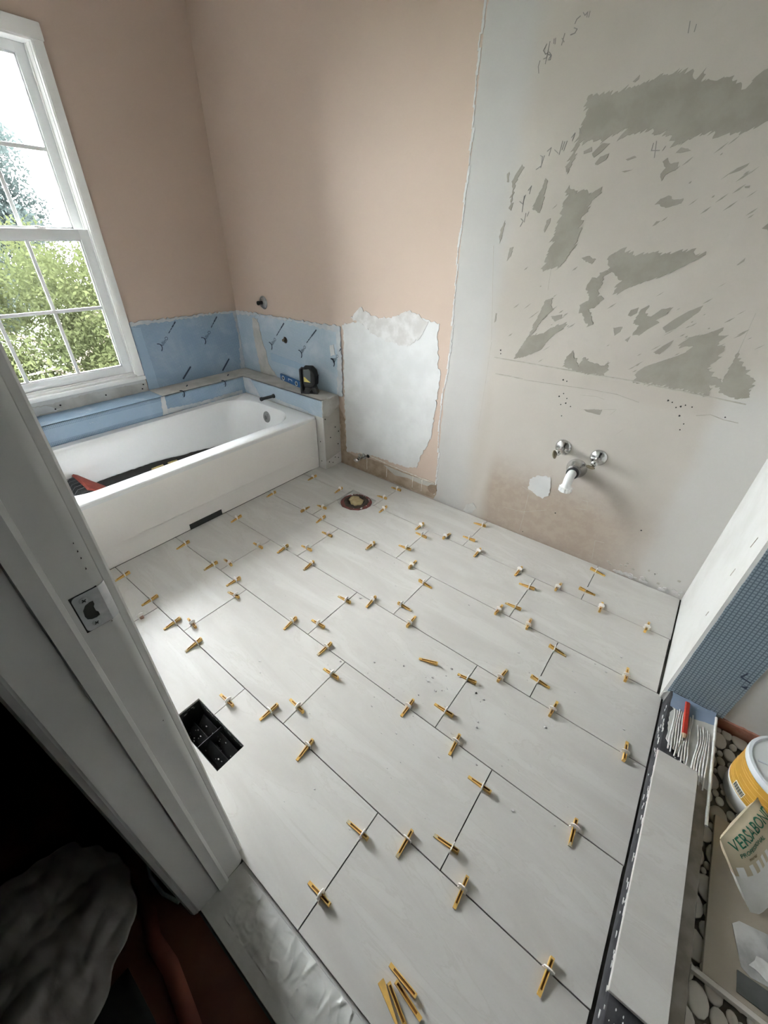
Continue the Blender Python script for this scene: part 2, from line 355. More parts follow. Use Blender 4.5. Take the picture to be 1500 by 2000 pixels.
    def mesh(s, name, mats, smooth=None):
        me = bpy.data.meshes.new(name); me.from_pydata(s.v, [], s.f)
        for m in (mats if isinstance(mats, (list, tuple)) else [mats]): me.materials.append(m)
        me.polygons.foreach_set('material_index', s.mi)
        if smooth is not None:
            me.polygons.foreach_set('use_smooth', [True] * len(me.polygons)); me.set_sharp_from_angle(angle=math.radians(smooth))
        me.update(); me.validate(); return me
    def build(s, name, mats, parent=None, smooth=None):
        return link(name, s.mesh(name, mats, smooth), parent)

def link(name, me, parent=None):
    o = bpy.data.objects.new(name, me); COL.objects.link(o)
    if parent: o.parent = parent
    return o
def tag(o, label, cat, group=None, kind=None):
    o['label'] = label; o['category'] = cat
    if group: o['group'] = group
    if kind: o['kind'] = kind
    return o
def thing(name, label, cat, loc=(0, 0, 0), rz=0.0, group=None, mat=None):
    o = bpy.data.objects.new(name, None); COL.objects.link(o); o.empty_display_size = 0.05
    if mat is not None: o.matrix_world = mat
    else: o.location = loc; o.rotation_euler = (0, 0, rz)
    return tag(o, label, cat, group)
def struct(o, label=None):
    o['kind'] = 'structure'
    if label: o['label'] = label
    return o
def sroot(name, label=None):
    o = bpy.data.objects.new(name, None); COL.objects.link(o); return struct(o, label)
def plabel(o, label): o['label'] = label; return o
def pstuff(o): o['kind'] = 'stuff'; return o

def jag(poly, amp, step=0.012, tear=None, seed=0):
    """subdivide a polygon's edges and roughen them; tear = direction of long torn fibres"""
    rnd = random.Random(seed); out = []
    n = len(poly)
    for i in range(n):
        a = Vector(poly[i]); b = Vector(poly[(i+1) % n]); d = (b - a).length; k = max(1, int(d / step))
        for j in range(k):
            p = a.lerp(b, j / k)
            if j or True:
                if tear and j:
                    q = rnd.uniform(-1, 1) * amp * (1.6 if rnd.random() < 0.25 else 0.7); p = p + Vector(tear) * q
                elif j:
                    e = Vector((-(b-a).y, (b-a).x)).normalized(); p = p + e * rnd.uniform(-amp, amp)
            out.append((p.x, p.y))
    return out
def ribbon(pts, w, seed=0, taper=True):
    """flat polygon strip along a 2D polyline"""
    pts = [Vector(p) for p in pts]; l = []; r = []; rnd = random.Random(seed)
    for i, p in enumerate(pts):
        t = (pts[min(i+1, len(pts)-1)] - pts[max(i-1, 0)])
        if t.length < 1e-9: t = Vector((1, 0))
        t.normalize(); n_ = Vector((-t.y, t.x)); ww = w * (0.5 + rnd.random() * 0.8) * (0.35 if taper and i in (0, len(pts)-1) else 1) / 2
        l.append(p + n_*ww); r.append(p - n_*ww)
    return [(q.x, q.y) for q in l] + [(q.x, q.y) for q in r[::-1]]
def ribbon_quads(mb, pts, w, ax, a, b, mi=0, seed=0):
    for i in range(len(pts)-1):
        p, q = Vector(pts[i]), Vector(pts[i+1])
        if (q-p).length < 1e-5: continue
        t = (q-p).normalized(); n_ = Vector((-t.y, t.x))*w/2; e = t*w*0.3
        mb.prism([tuple(p-e+n_), tuple(p-e-n_), tuple(q+e-n_), tuple(q+e+n_)], ax, a, b, mi)
def text_geo(body, size, extrude=0.0002):
    cu = bpy.data.curves.new('t', 'FONT'); cu.body = body; cu.size = size; cu.extrude = extrude; cu.resolution_u = 3
    ob = bpy.data.objects.new('t', cu); COL.objects.link(ob)
    dg = bpy.context.evaluated_depsgraph_get(); me = bpy.data.meshes.new_from_object(ob.evaluated_get(dg))
    vs = [v.co.copy() for v in me.vertices]; fs = [tuple(p.vertices) for p in me.polygons]
    bpy.data.objects.remove(ob); bpy.data.curves.remove(cu); bpy.data.meshes.remove(me)
    return vs, fs
TORN = [[(0.757,1.758),(0.807,1.759),(0.885,1.764),(0.924,1.769),(0.977,1.78),(1.033,1.788),(1.051,1.779),(1.065,1.758),(1.081,1.782),(1.08,1.752),(1.096,1.757),(1.119,1.75),(1.141,1.755),(1.169,1.746),(1.197,1.724),(1.211,1.747),(1.232,1.76),(1.269,1.757),(1.312,1.66),(1.28,1.65),(1.261,1.639),(1.217,1.63),(1.158,1.625),(1.158,1.639),(1.114,1.631),(1.065,1.613),(1.039,1.639),(0.985,1.646),(0.998,1.657),(0.951,1.656),(0.888,1.643),(0.91,1.669),(0.837,1.639),(0.801,1.647),(0.762,1.639),(0.753,1.585),(0.742,1.557),(0.735,1.569),(0.743,1.608),(0.753,1.672),(0.762,1.712)],[(0.563,1.594),(0.575,1.586),(0.561,1.565),(0.547,1.535),(0.548,1.452),(0.538,1.458),(0.541,1.523),(0.533,1.542),(0.548,1.572)],[(0.507,1.568),(0.516,1.574),(0.52,1.542),(0.512,1.543)],[(0.665,1.549),(0.674,1.531),(0.675,1.494),(0.667,1.444),(0.635,1.457),(0.647,1.495),(0.659,1.525)],[(0.715,1.428),(0.715,1.412),(0.702,1.382),(0.697,1.389),(0.701,1.421)],[(0.529,1.42),(0.529,1.391),(0.521,1.341),(0.515,1.362),(0.519,1.397)],[(1.042,1.575),(1.053,1.584),(1.068,1.568),(1.089,1.572),(1.088,1.552),(1.063,1.541),(1.057,1.525),(1.047,1.544),(1.057,1.559)],[(1.058,1.463),(1.07,1.479),(1.094,1.487),(1.11,1.476),(1.138,1.475),(1.135,1.465),(1.094,1.454)],[(1.236,1.535),(1.251,1.549),(1.276,1.559),(1.274,1.553),(1.259,1.542)],[(1.287,1.504),(1.301,1.506),(1.301,1.5),(1.291,1.5)],[(1.072,1.404),(1.08,1.418),(1.092,1.419),(1.08,1.407)],[(0.813,1.609),(0.839,1.634),(0.865,1.632),(0.845,1.613),(0.823,1.598)],[(0.831,1.581),(0.843,1.599),(0.87,1.606),(0.865,1.59),(0.842,1.578)],[(1.072,1.595),(1.082,1.607),(1.113,1.598),(1.089,1.594)],[(0.783,1.617),(0.807,1.627),(0.811,1.615),(0.785,1.61)],[(1.374,1.4),(1.384,1.413),(1.415,1.408),(1.392,1.394)],[(0.887,1.776),(0.903,1.789),(0.903,1.78),(0.894,1.774)],[(0.928,1.587),(0.953,1.595),(0.96,1.591),(0.935,1.584)],[(0.925,1.556),(0.959,1.559),(0.936,1.553)],[(0.759,1.525),(0.773,1.513),(0.828,1.508),(0.844,1.502),(0.875,1.515),(0.879,1.501),(0.851,1.478),(0.849,1.449),(0.829,1.431),(0.838,1.387),(0.837,1.348),(0.835,1.342),(0.816,1.315),(0.795,1.273),(0.757,1.264),(0.726,1.252),(0.727,1.298),(0.738,1.339),(0.745,1.405),(0.751,1.468)],[(0.964,1.294),(0.961,1.313),(0.996,1.337),(1.01,1.325),(1.046,1.32),(1.101,1.331),(1.14,1.329),(1.186,1.336),(1.213,1.343),(1.228,1.326),(1.256,1.336),(1.257,1.327),(1.232,1.309),(1.189,1.28),(1.147,1.256),(1.118,1.244),(1.083,1.229),(1.048,1.21),(1.031,1.195),(1.015,1.2),(1.015,1.224),(1.031,1.239),(0.988,1.263),(0.962,1.254),(0.976,1.278)],[(0.911,1.21),(0.921,1.242),(0.941,1.236),(0.945,1.26),(0.965,1.268),(0.965,1.221),(0.956,1.199),(0.986,1.174),(0.959,1.139),(0.937,1.133),(0.96,1.11),(0.972,1.081),(0.954,1.075),(0.929,1.106),(0.907,1.115),(0.902,1.145),(0.932,1.165)],[(0.865,1.303),(0.886,1.311),(0.918,1.302),(0.908,1.285),(0.875,1.297)],[(0.755,1.115),(0.764,1.151),(0.791,1.161),(0.79,1.134),(0.806,1.12),(0.782,1.095),(0.762,1.068),(0.745,1.026),(0.726,1.006),(0.731,1.049),(0.745,1.083)],[(0.868,1.077),(0.866,1.053),(0.834,1.029),(0.814,1.002),(0.789,0.956),(0.748,0.932),(0.714,0.913),(0.675,0.902),(0.696,0.95),(0.722,1.006),(0.782,1.022),(0.811,1.05),(0.85,1.067)],[(0.8,1.093),(0.844,1.105),(0.844,1.089),(0.822,1.075)],[(1.062,1.051),(1.05,1.079),(1.081,1.086),(1.079,1.068)],[(1.086,1.127),(1.09,1.145),(1.114,1.157),(1.114,1.137),(1.097,1.124)],[(1.123,1.151),(1.145,1.167),(1.141,1.139),(1.164,1.131),(1.188,1.158),(1.223,1.168),(1.208,1.14),(1.182,1.12),(1.197,1.114),(1.166,1.086),(1.146,1.062),(1.123,1.066),(1.135,1.097),(1.112,1.101)],[(1.213,1.099),(1.238,1.129),(1.271,1.159),(1.308,1.182),(1.302,1.159),(1.272,1.123),(1.255,1.101),(1.228,1.083)],[(1.103,1.041),(1.119,1.058),(1.115,1.035)],[(1.282,1.045),(1.303,1.076),(1.324,1.085),(1.351,1.096),(1.391,1.121),(1.385,1.1),(1.404,1.096),(1.395,1.061),(1.419,1.061),(1.413,1.016),(1.395,0.984),(1.429,0.961),(1.451,0.951),(1.457,0.93),(1.425,0.931),(1.439,0.896),(1.377,0.898),(1.295,0.897),(1.181,0.894),(1.183,0.931),(1.203,0.958),(1.238,0.979),(1.283,1.005),(1.314,1.028),(1.325,1.051)],[(1.213,1.012),(1.235,1.038),(1.262,1.063),(1.257,1.041),(1.235,1.008)],[(1.46,1.061),(1.466,1.031),(1.498,1.009),(1.515,0.984),(1.544,0.969),(1.539,0.954),(1.551,0.913),(1.521,0.899),(1.474,0.911),(1.462,0.909),(1.454,0.966),(1.458,1.009)],[(0.897,0.904),(0.904,0.944),(0.925,0.976),(0.948,0.939),(0.963,0.916),(0.973,0.955),(1.01,0.941),(1.06,0.933),(1.069,0.955),(1.074,0.927),(1.071,0.898),(0.99,0.895)],[(1.351,1.302),(1.366,1.324),(1.367,1.314),(1.356,1.303)],[(0.565,1.281),(0.569,1.328),(0.584,1.332),(0.579,1.299)],[(0.552,1.079),(0.559,1.079),(0.558,1.045),(0.552,1.04)],[(1.033,0.744),(1.105,0.761),(1.103,0.738),(1.052,0.738)]]
WHITE_PATCH = [(-0.399,0.921),(-0.33,0.936),(-0.258,0.958),(-0.188,0.905),(-0.121,0.985),(0.006,1.007),(0.087,1.012),(0.193,1.012),(0.264,1.002),(0.257,0.939),(0.273,0.881),(0.279,0.787),(0.297,0.771),(0.296,0.725),(0.291,0.639),(0.283,0.521),(0.276,0.386),(0.23,0.291),(0.212,0.233),(0.194,0.168),(0.112,0.145),(-0.001,0.141),(-0.132,0.144),(-0.27,0.124),(-0.394,0.097),(-0.397,0.215),(-0.399,0.327),(-0.399,0.488),(-0.397,0.687),(-0.389,0.87)]
SMEAR = [(-0.329,0.963),(-0.257,1.027),(-0.188,1.002),(-0.121,0.981),(-0.035,0.995),(0.085,1.045),(0.165,1.009),(0.203,1.006),(0.154,0.918),(0.077,0.867),(0.013,0.866),(-0.097,0.884),(-0.165,0.899),(-0.234,0.94)]
BROWN = [(-0.451,0.079),(-0.403,0.097),(-0.318,0.089),(-0.178,0.109),(-0.045,0.111),(0.095,0.105),(0.222,0.108),(0.348,0.108),(0.35,0.038),(0.336,0.003),(0.167,0.003),(-0.034,-0.0),(-0.252,-0.004),(-0.455,-0.004)]
BROWN_LEFT = [(-0.452,0.413),(-0.426,0.376),(-0.395,0.328),(-0.406,0.269),(-0.397,0.215),(-0.394,0.097),(-0.42,0.027),(-0.455,0.003),(-0.446,0.259),(-0.459,0.367)]
BLOTS = [[(-0.065,0.104),(0.096,0.099),(0.222,0.103),(0.337,0.104),(0.328,0.077),(0.225,0.068),(0.2,0.071),(0.13,0.075),(0.091,0.067),(0.032,0.058),(-0.009,0.074)],[(0.286,0.073),(0.308,0.093),(0.343,0.101),(0.353,0.063),(0.333,0.032),(0.302,0.037),(0.285,0.055)]]
MASONRY = [(0.882,0.341),(0.919,0.376),(0.977,0.385),(0.991,0.337),(0.994,0.284),(0.969,0.256),(0.929,0.267),(0.887,0.282)]
GREY_SMEAR = [(0.545,0.004),(0.562,0.055),(0.602,0.079),(0.623,0.052),(0.603,0.007),(0.564,-0.003)]
CRACKS = [[(0.582,0.892),(0.718,0.893),(0.886,0.894),(1.023,0.895),(1.18,0.898),(1.297,0.893),(1.431,0.891),(1.55,0.887)],[(0.601,0.819),(0.663,0.821),(0.735,0.82)],[(0.745,0.818),(0.904,0.826),(1.025,0.833),(1.138,0.835),(1.228,0.821)],[(1.428,0.815),(1.469,0.829),(1.511,0.82),(1.557,0.819)],[(0.894,0.251),(0.897,0.114),(0.895,0.016)],[(0.781,0.126),(0.886,0.137),(1.004,0.201)],[(1.282,0.018),(1.264,0.129),(1.305,0.136)],[(0.763,1.188),(0.758,1.257)],[(1.457,1.172),(1.461,1.044),(1.457,0.922)],[(0.494,1.333),(0.526,1.134),(0.552,0.965)],[(0.554,0.957),(0.556,0.796),(0.558,0.519)],[(0.853,0.285),(0.9,0.272),(0.99,0.258)],[(1.141,0.319),(1.174,0.321),(1.182,0.277),(1.131,0.267)],[(1.556,0.081),(1.55,0.064)],[(1.19,0.673),(1.207,0.696)],[(1.004,0.802),(1.065,0.81),(1.1,0.805)],[(1.025,0.742),(1.158,0.774),(1.142,0.748)]]
HOLES = [(0.916,0.851),(0.932,0.848),(0.933,0.794),(0.917,0.778),(0.952,0.776),(0.933,0.744),(0.953,0.755),(0.976,0.745),(0.95,0.695),(1.321,0.85),(1.337,0.846),(1.355,0.83),(1.369,0.837),(1.381,0.845),(1.404,0.843),(1.377,0.802),(1.402,0.775),(1.398,0.75),(0.606,0.928),(0.609,0.913),(1.384,0.98),(1.384,0.967),(1.507,0.918),(1.508,0.909),(1.049,0.201),(1.513,0.83),(1.549,0.073),(1.424,0.268),(0.915,0.019)]
PENCIL = [[(0.567,1.865),(0.564,1.852),(0.57,1.835)],[(0.581,1.902),(0.573,1.888),(0.583,1.878),(0.59,1.881),(0.589,1.87),(0.579,1.868)],[(0.591,1.906),(0.589,1.88),(0.588,1.855)],[(0.591,1.877),(0.604,1.873),(0.603,1.863),(0.597,1.863),(0.603,1.874),(0.594,1.882)],[(0.604,1.91),(0.605,1.9)],[(0.609,1.911),(0.61,1.898)],[(0.637,1.917),(0.633,1.892)],[(0.631,1.907),(0.64,1.898)],[(0.665,1.925),(0.675,1.921),(0.671,1.913),(0.657,1.911),(0.662,1.911)],[(0.678,1.948),(0.668,1.943),(0.665,1.934)],[(0.685,1.954),(0.692,1.947),(0.698,1.952)],[(0.699,1.953),(0.699,1.942)],[(0.706,1.953),(0.705,1.941)],[(0.629,1.615),(0.637,1.612),(0.639,1.586),(0.622,1.576)],[(0.644,1.614),(0.638,1.58)],[(0.652,1.626),(0.664,1.635),(0.661,1.613)],[(0.678,1.628),(0.693,1.618)],[(0.701,1.65),(0.698,1.614)],[(0.717,1.649),(0.712,1.623)],[(0.709,1.648),(0.705,1.626)],[(0.73,1.657),(0.739,1.668),(0.735,1.648)],[(0.751,1.679),(0.761,1.665)],[(0.578,1.481),(0.592,1.473),(0.597,1.501)],[(0.593,1.498),(0.595,1.448)],[(0.605,1.515),(0.615,1.528),(0.612,1.504)],[(0.598,1.401),(0.606,1.419),(0.595,1.426)],[(0.611,1.415),(0.612,1.444)],[(0.619,1.434),(0.623,1.448)],[(1.001,1.884),(1.005,1.861)],[(1.02,1.875),(1.02,1.861)],[(0.999,1.623),(0.999,1.605),(1.023,1.604)],[(1.006,1.627),(1.014,1.587)],[(1.037,1.613),(1.032,1.603)]]
LOGO_WINDOW = [[(-0.332,0.722),(-0.252,0.79),(-0.165,0.873)],[(-0.022,0.717),(0.055,0.786),(0.139,0.872)]]
DASH_WINDOW = [[(-0.209,0.513),(-0.139,0.578)],[(0.101,0.508),(0.169,0.577)]]
LOGO_BACK = [[(-1.11,0.689),(-1.03,0.761),(-0.915,0.872)],[(-0.805,0.681),(-0.733,0.755),(-0.612,0.868)],[(-0.506,0.675),(-0.444,0.745),(-0.408,0.786)],[(-1.462,0.731),(-1.376,0.795),(-1.286,0.883)]]
LOGO_FRONT = [[(-0.35,0.462),(-0.313,0.494),(-0.28,0.52)],[(-0.039,0.459),(0.0,0.497),(0.032,0.526)]]
CLIPS_LONG = [(0,-0.43,-1),(0,-0.184,-1),(0,0.171,-1),(0,0.437,-1),(0,0.599,1),(0,0.798,-1),(0,1.023,-1),(0,1.211,1),(0,1.405,1),(0,1.588,1),(1,-0.472,-1),(1,-0.186,1),(1,-0.041,-1),(1,0.332,-1),(1,0.589,1),(1,1.053,1),(1,1.189,1),(1,1.571,1),(2,-0.413,-1),(2,-0.001,-1),(2,0.197,-1),(2,0.588,-1),(2,0.792,1),(2,1.203,1),(2,1.399,1),(2,1.63,1),(3,-0.423,-1),(3,-0.169,-1),(3,0.009,-1),(3,0.402,-1),(3,0.606,-1),(3,1.0,-1),(3,1.189,-1),(3,1.562,-1),(4,-0.422,-1),(4,-0.173,-1),(4,0.025,-1),(4,0.19,-1),(4,0.64,-1),(4,0.826,-1),(4,1.213,-1),(4,1.38,-1),(4,1.597,-1)]
CLIPS_SHORT = [(0,0,0.24,-1),(0,0,0.103,-1),(0,1,0.23,-1),(0,1,0.072,-1),(0,2,0.238,1),(0,2,0.063,1),(1,0,-0.216,-1),(1,1,-0.069,-1),(1,1,-0.213,-1),(1,2,-0.082,-1),(1,2,-0.243,-1),(2,0,-0.39,-1),(2,0,-0.543,-1),(2,1,-0.374,1),(2,1,-0.552,1),(2,2,-0.355,1),(2,2,-0.535,1),(3,0,-0.689,-1),(3,0,-0.866,-1),(3,1,-0.686,-1),(3,1,-0.857,-1),(3,2,-0.693,-1),(3,2,-0.852,-1),(4,0,-0.978,-1),(4,0,-1.185,-1),(4,1,-0.993,-1),(4,1,-1.158,-1),(4,2,-0.985,-1),(4,2,-1.169,-1),(5,1,-1.295,-1),(5,2,-1.295,-1),(5,2,-1.452,-1),(5,0,-1.299,0)]
ROW_OFFSET = [0.0968,-0.1187,0.0936,-0.1146,0.0929,-0.1123]
PITCH_Y = 0.3067
# ================================================================ the setting
YW, XL, XR, YD, TOP = 0.303, -1.445, 1.686, -1.53, 2.45
XS = 2.62                                        # far side of the shower
PY = PITCH_Y; PX = 0.612

# --- floor slab (dark membrane seen in the joints), with the duct opening left free
fm = MB()
RX0, RX1, RY0, RY1 = 0.405, 0.663, -1.447, -1.351
for (a, b, c, d) in ((-1.6, RX0, -1.655, 0.42), (RX1, 1.70, -1.655, 0.42), (RX0, RX1, -1.655, RY0), (RX0, RX1, RY1, 0.42)):
    fm.box(a, b, c, d, -0.06, -0.0105)
floor = struct(fm.build('floor', M['joint']), 'bathroom floor of large pale stone tiles laid dry')

# --- tiles: rows between the long joints
G = 0.0016
XE = [1.679, 1.675, 1.692, 1.692, 1.690, 1.688]
def yrange(r):
    hi = 0.2925 if r == 0 else -(r-1)*PY - G
    lo = -r*PY + G if r < 5 else YD + 0.002
    return lo, hi
for r in range(6):
    lo, hi = yrange(r)
    js = [ROW_OFFSET[r] + n*PX for n in range(-1, 4)]
    js = [j for j in js if -0.50 < j < XE[r] - 0.02]
    xs = [-0.519] + js + [XE[r]]
    for i in range(len(xs)-1):
        x0 = xs[i] + (G if i else 0); x1 = xs[i+1] - (G if i < len(xs)-2 else 0)
        poly = [(x0, lo), (x1, lo), (x1, hi), (x0, hi)]
        if r == 0 and i == 0:
            poly = [(x0, lo), (-0.122, lo), (-0.122, 0.062), (0.074, 0.054), (0.086, lo), (x1, lo), (x1, hi), (-0.449, hi), (-0.449, 0.141), (x0, 0.141)]
        if r == 1 and abs(xs[i] - ROW_OFFSET[1]) < 0.01:
            poly = [(x0, lo), (x1, lo), (x1, hi), (0.086, hi), (0.084, -0.055), (0.062, -0.098), (0.02, -0.127), (-0.04, -0.133), (-0.088, -0.118), (x0, -0.100)]
        if r == 5 and x0 < RX0 < x1:
            poly = [(x0, lo), (x1, lo), (x1, RY0), (RX0, RY0), (RX0, RY1), (x1, RY1), (x1, hi), (x0, hi)]
        if r == 5 and x0 < RX1 < x1:
            poly = [(x0, lo), (x1, lo), (x1, hi), (x0, hi), (x0, RY1), (RX1, RY1), (RX1, RY0), (x0, RY0)]
        dz = random.uniform(-0.0004, 0.0004)
        MB().prism(poly, 2, -0.0095, dz, 0, 1).build('tile', [M['tile'], M['tile_edge']], floor)
# grey mortar bed showing around the toilet flange, and the plaster strip at the back edge
MB().prism(jag([(-0.122, -0.14), (0.09, -0.14), (0.09, 0.062), (-0.122, 0.062)], 0.002), 2, -0.0104, -0.0088).build('mortar_bed', M['mortar'], floor)

# --- walls
wb = struct(MB().box(-1.6, 1.80, YW, 0.42, -0.05, TOP).build('wall_back', M['backwall']), 'back wall, tan pink paint left and torn skim-coated drywall right')
WY0, WY1, WZ0, WZ1 = -1.340, -0.502, 0.588, 2.038
wlm = MB()
wlm.box(XL-0.14, XL, WY1, 0.42, -0.05, TOP); wlm.box(XL-0.14, XL, -1.66, WY0, -0.05, TOP)
wlm.box(XL-0.14, XL, WY0, WY1, -0.05, WZ0); wlm.box(XL-0.14, XL, WY0, WY1, WZ1, TOP)
wl_ = struct(wlm.build('wall_left', M['pink']), 'window wall painted dull tan pink')
wr = struct(MB().box(XR, XS+0.1, -0.312, YW+0.117, -0.05, TOP).build('wall_right', M['white_wall']), 'white return wall beside the shower')
ws = struct(MB().box(XS, XS+0.12, -1.66, -0.312, -0.05, TOP).build('wall_shower', M['wall_bright']), 'shower side wall')
DX0, DX1 = 0.885, 1.70
wf = MB(); wf.box(XL, DX0, -1.65, YD, -0.05, TOP); wf.box(DX1, XS, -1.65, YD, -0.05, TOP); wf.box(DX0, DX1, -1.65, YD, 2.06, TOP)
struct(wf.build('wall_front', M['wall_bright']), 'wall with the doorway')
struct(MB().box(-1.6, XS+0.12, -1.66, 0.42, TOP, TOP+0.1).build('ceiling', M['ceiling']), 'white ceiling')

# --- decals of plaster and torn paper that really lie on the back wall (thin layers, each its own piece)
LAYER = [0]
def lift():
    LAYER[0] += 1; return LAYER[0]*0.000012
def wall_layer(poly, d0, d1, mat, name, amp=0.004, step=0.012, tear=None, seed=0, parent=wb):
    p = jag(poly, amp, step, tear, seed)
    return MB().prism(p, 1, YW - d1 - lift(), YW + 0.001 - d0).build(name, mat, parent)
wall_layer(BROWN, 0.001, 0.0012, M['brown'], 'bare_board_strip', 0.003, 0.015, seed=3)
wall_layer(BROWN_LEFT, 0.001, 0.0014, M['brown'], 'bare_board_edge', 0.006, 0.012, seed=4)
for i, b in enumerate(BLOTS): wall_layer(b, 0.001, 0.0018, M['drywall'] if i == 0 else M['brown_dark'], 'paper_blotch', 0.0012, 0.012, seed=5+i)
plabel(wall_layer(WHITE_PATCH, 0.001, 0.0016, M['skim_white'], 'skim_patch', 0.006, 0.010, seed=1), 'white skim coat patch behind the toilet flange')
wall_layer(SMEAR, 0.001, 0.0026, M['smear'], 'skim_smear', 0.008, 0.010, (0.3, 0.95), seed=2)
for i, b in enumerate(TORN):
    if i == 0: b = [(min(x, 1.684), z) for x, z in b]
    b = [(min(x, 1.684), z) for x, z in b]
    dg_ = max(max(p[0] for p in b)-min(p[0] for p in b), max(p[1] for p in b)-min(p[1] for p in b))
    wall_layer(b, 0.001, 0.0008 + 0.00005*(i % 6), M['torn'], 'torn_paper_patch', min(0.0105, 0.045*dg_), 0.0055, (0.75, 0.66), seed=20+i)
mb = MB(); rr = random.Random(44)
for i in range(130):
    k_ = rr.random()
    if k_ < 0.45: cx, cz = rr.gauss(1.30, 0.13), rr.gauss(1.06, 0.09)
    elif k_ < 0.75: cx, cz = rr.gauss(1.22, 0.16), rr.gauss(1.55, 0.10)
    else: cx, cz = rr.gauss(0.78, 0.08), rr.gauss(1.08, 0.12)
    if not (0.62 < cx < 1.60 and 0.91 < cz < 2.0): continue
    l_ = rr.uniform(0.004, 0.020); w_ = rr.uniform(0.001, 0.0035); t_ = Vector((0.75, 0.66)); t_.normalize(); n_ = Vector((-t_.y, t_.x))
    q = [Vector((cx, cz)) - t_*l_, Vector((cx, cz)) - n_*w_, Vector((cx, cz)) + t_*l_, Vector((cx, cz)) + n_*w_*0.6]
    mb.prism([(p.x, p.y) for p in q], 1, YW-0.0008, YW+0.001)
pstuff(mb.build('torn_paper_slivers', M['torn'], wb))
plabel(wall_layer(MASONRY, 0.001, 0.0022, M['skim_white'], 'plaster_dab', 0.004, 0.010, seed=8), 'white plaster dab left of the drain pipe')
wall_layer(GREY_SMEAR, 0.001, 0.0025, M['skim'], 'mortar_smear', 0.003, 0.01, seed=9)
for i, c in enumerate(CRACKS):
    mb = MB(); ribbon_quads(mb, c, 0.004 if i in (0, 1) else 0.0018, 1, YW-(0.0014 if i < 4 else 0.0004), YW+0.001)
    mb.build('paper_edge', M['crack' if i < 4 or i in (8, 13) else 'paper_faint'], wb)
# ragged plaster line along the pink / white change
mb = MB(); rr = random.Random(5); zz = 0.03
while zz < 2.3:
    h = rr.uniform(0.02, 0.07); w = rr.uniform(0.002, 0.007); xx = 0.333 + rr.uniform(-0.006, 0.004) + (0.012 if 0.1 < zz < 1.0 else 0.004)*math.sin(zz*9)
    mb.prism(jag([(xx-w, zz), (xx+w*0.5, zz), (xx+w*0.8, zz+h), (xx-w*0.6, zz+h)], 0.002, 0.008, seed=int(zz*1000)), 1, YW-0.0014, YW+0.001); zz += h*0.9
pstuff(mb.build('plaster_ridge', M['skim_white'], wb))
# plaster line above the bare brown strip (left by the old skirting)
mb = MB()
top_edge = [(-0.30, 0.125), (-0.18, 0.128), (-0.05, 0.118), (0.08, 0.113), (0.20, 0.110), (0.33, 0.106)]
for i in range(len(top_edge)-1):
    mb.prism(jag([top_edge[i], top_edge[i+1], (top_edge[i+1][0], top_edge[i+1][1]+0.006), (top_edge[i][0], top_edge[i][1]+0.004)], 0.003, 0.012, seed=i), 1, YW-0.0030, YW+0.001)
for x in (-0.21, -0.04, 0.17, 0.24):
    mb.prism(jag([(x, 0.02), (x+0.002, 0.02), (x+0.0025, 0.105), (x-0.001, 0.105)], 0.0018, 0.012, seed=int(x*100)), 1, YW-0.0026, YW+0.001)
pstuff(mb.build('plaster_drips', M['crumb_line'], wb))
mb = MB()
for i, h in enumerate(HOLES):
    r_ = 0.0026 if i % 3 else 0.0036
    mb.prism([(h[0]+r_*math.cos(a*PI/3)*(0.7+0.5*((i+a) % 2)), h[1]+r_*math.sin(a*PI/3)) for a in range(6)], 1, YW-0.0013, YW+0.001)
pstuff(mb.build('screw_holes', M['hole'], wb))
for st in PENCIL:
    mb = MB(); ribbon_quads(mb, st, 0.0021, 1, YW-0.0010, YW+0.001); mb.build('pencil_stroke', M['graphite'], wb)
# broken plaster crumbs in the right hand corner
mb = MB(); rr = random.Random(12)
for i in range(26):
    x = rr.uniform(1.40, 1.675); z = abs(rr.gauss(0, 0.022)) * (x-1.30)*2.6
    mb.prism([(x+rr.uniform(0.004, 0.016)*math.cos(a*PI/3), z+0.004+rr.uniform(0.003, 0.010)*math.sin(a*PI/3)) for a in range(6)], 1, YW-rr.uniform(0.002, 0.006), YW+0.001)
pstuff(mb.build('corner_plaster', M['smear'], wb))
mb = MB(); rr = random.Random(13)
for i in range(9):
    x = rr.uniform(1.35, 1.66); z = rr.uniform(0.02, 0.10)
    mb.prism([(x+0.009*math.cos(a*PI/3)*rr.uniform(0.4, 1.2), z+0.006*math.sin(a*PI/3)) for a in range(6)], 1, YW-0.0018, YW+0.001)
pstuff(mb.build('chipped_spots', M['crack'], wb))

# --- blue backer boards
def board(name, poly, ax, a, b, mat, parent): return MB().prism(poly, ax, a, b).build(name, mat, parent)
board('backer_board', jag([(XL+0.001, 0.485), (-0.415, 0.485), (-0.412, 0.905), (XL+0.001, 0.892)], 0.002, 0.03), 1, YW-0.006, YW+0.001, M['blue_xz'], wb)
board('backer_board', jag([(-0.452, 0.485), (YW-0.002, 0.485), (YW-0.002, 0.890), (-0.452, 0.893)], 0.002, 0.03, seed=2), 0, XL-0.001, XL+0.006, M['blue_yz'], wl_)
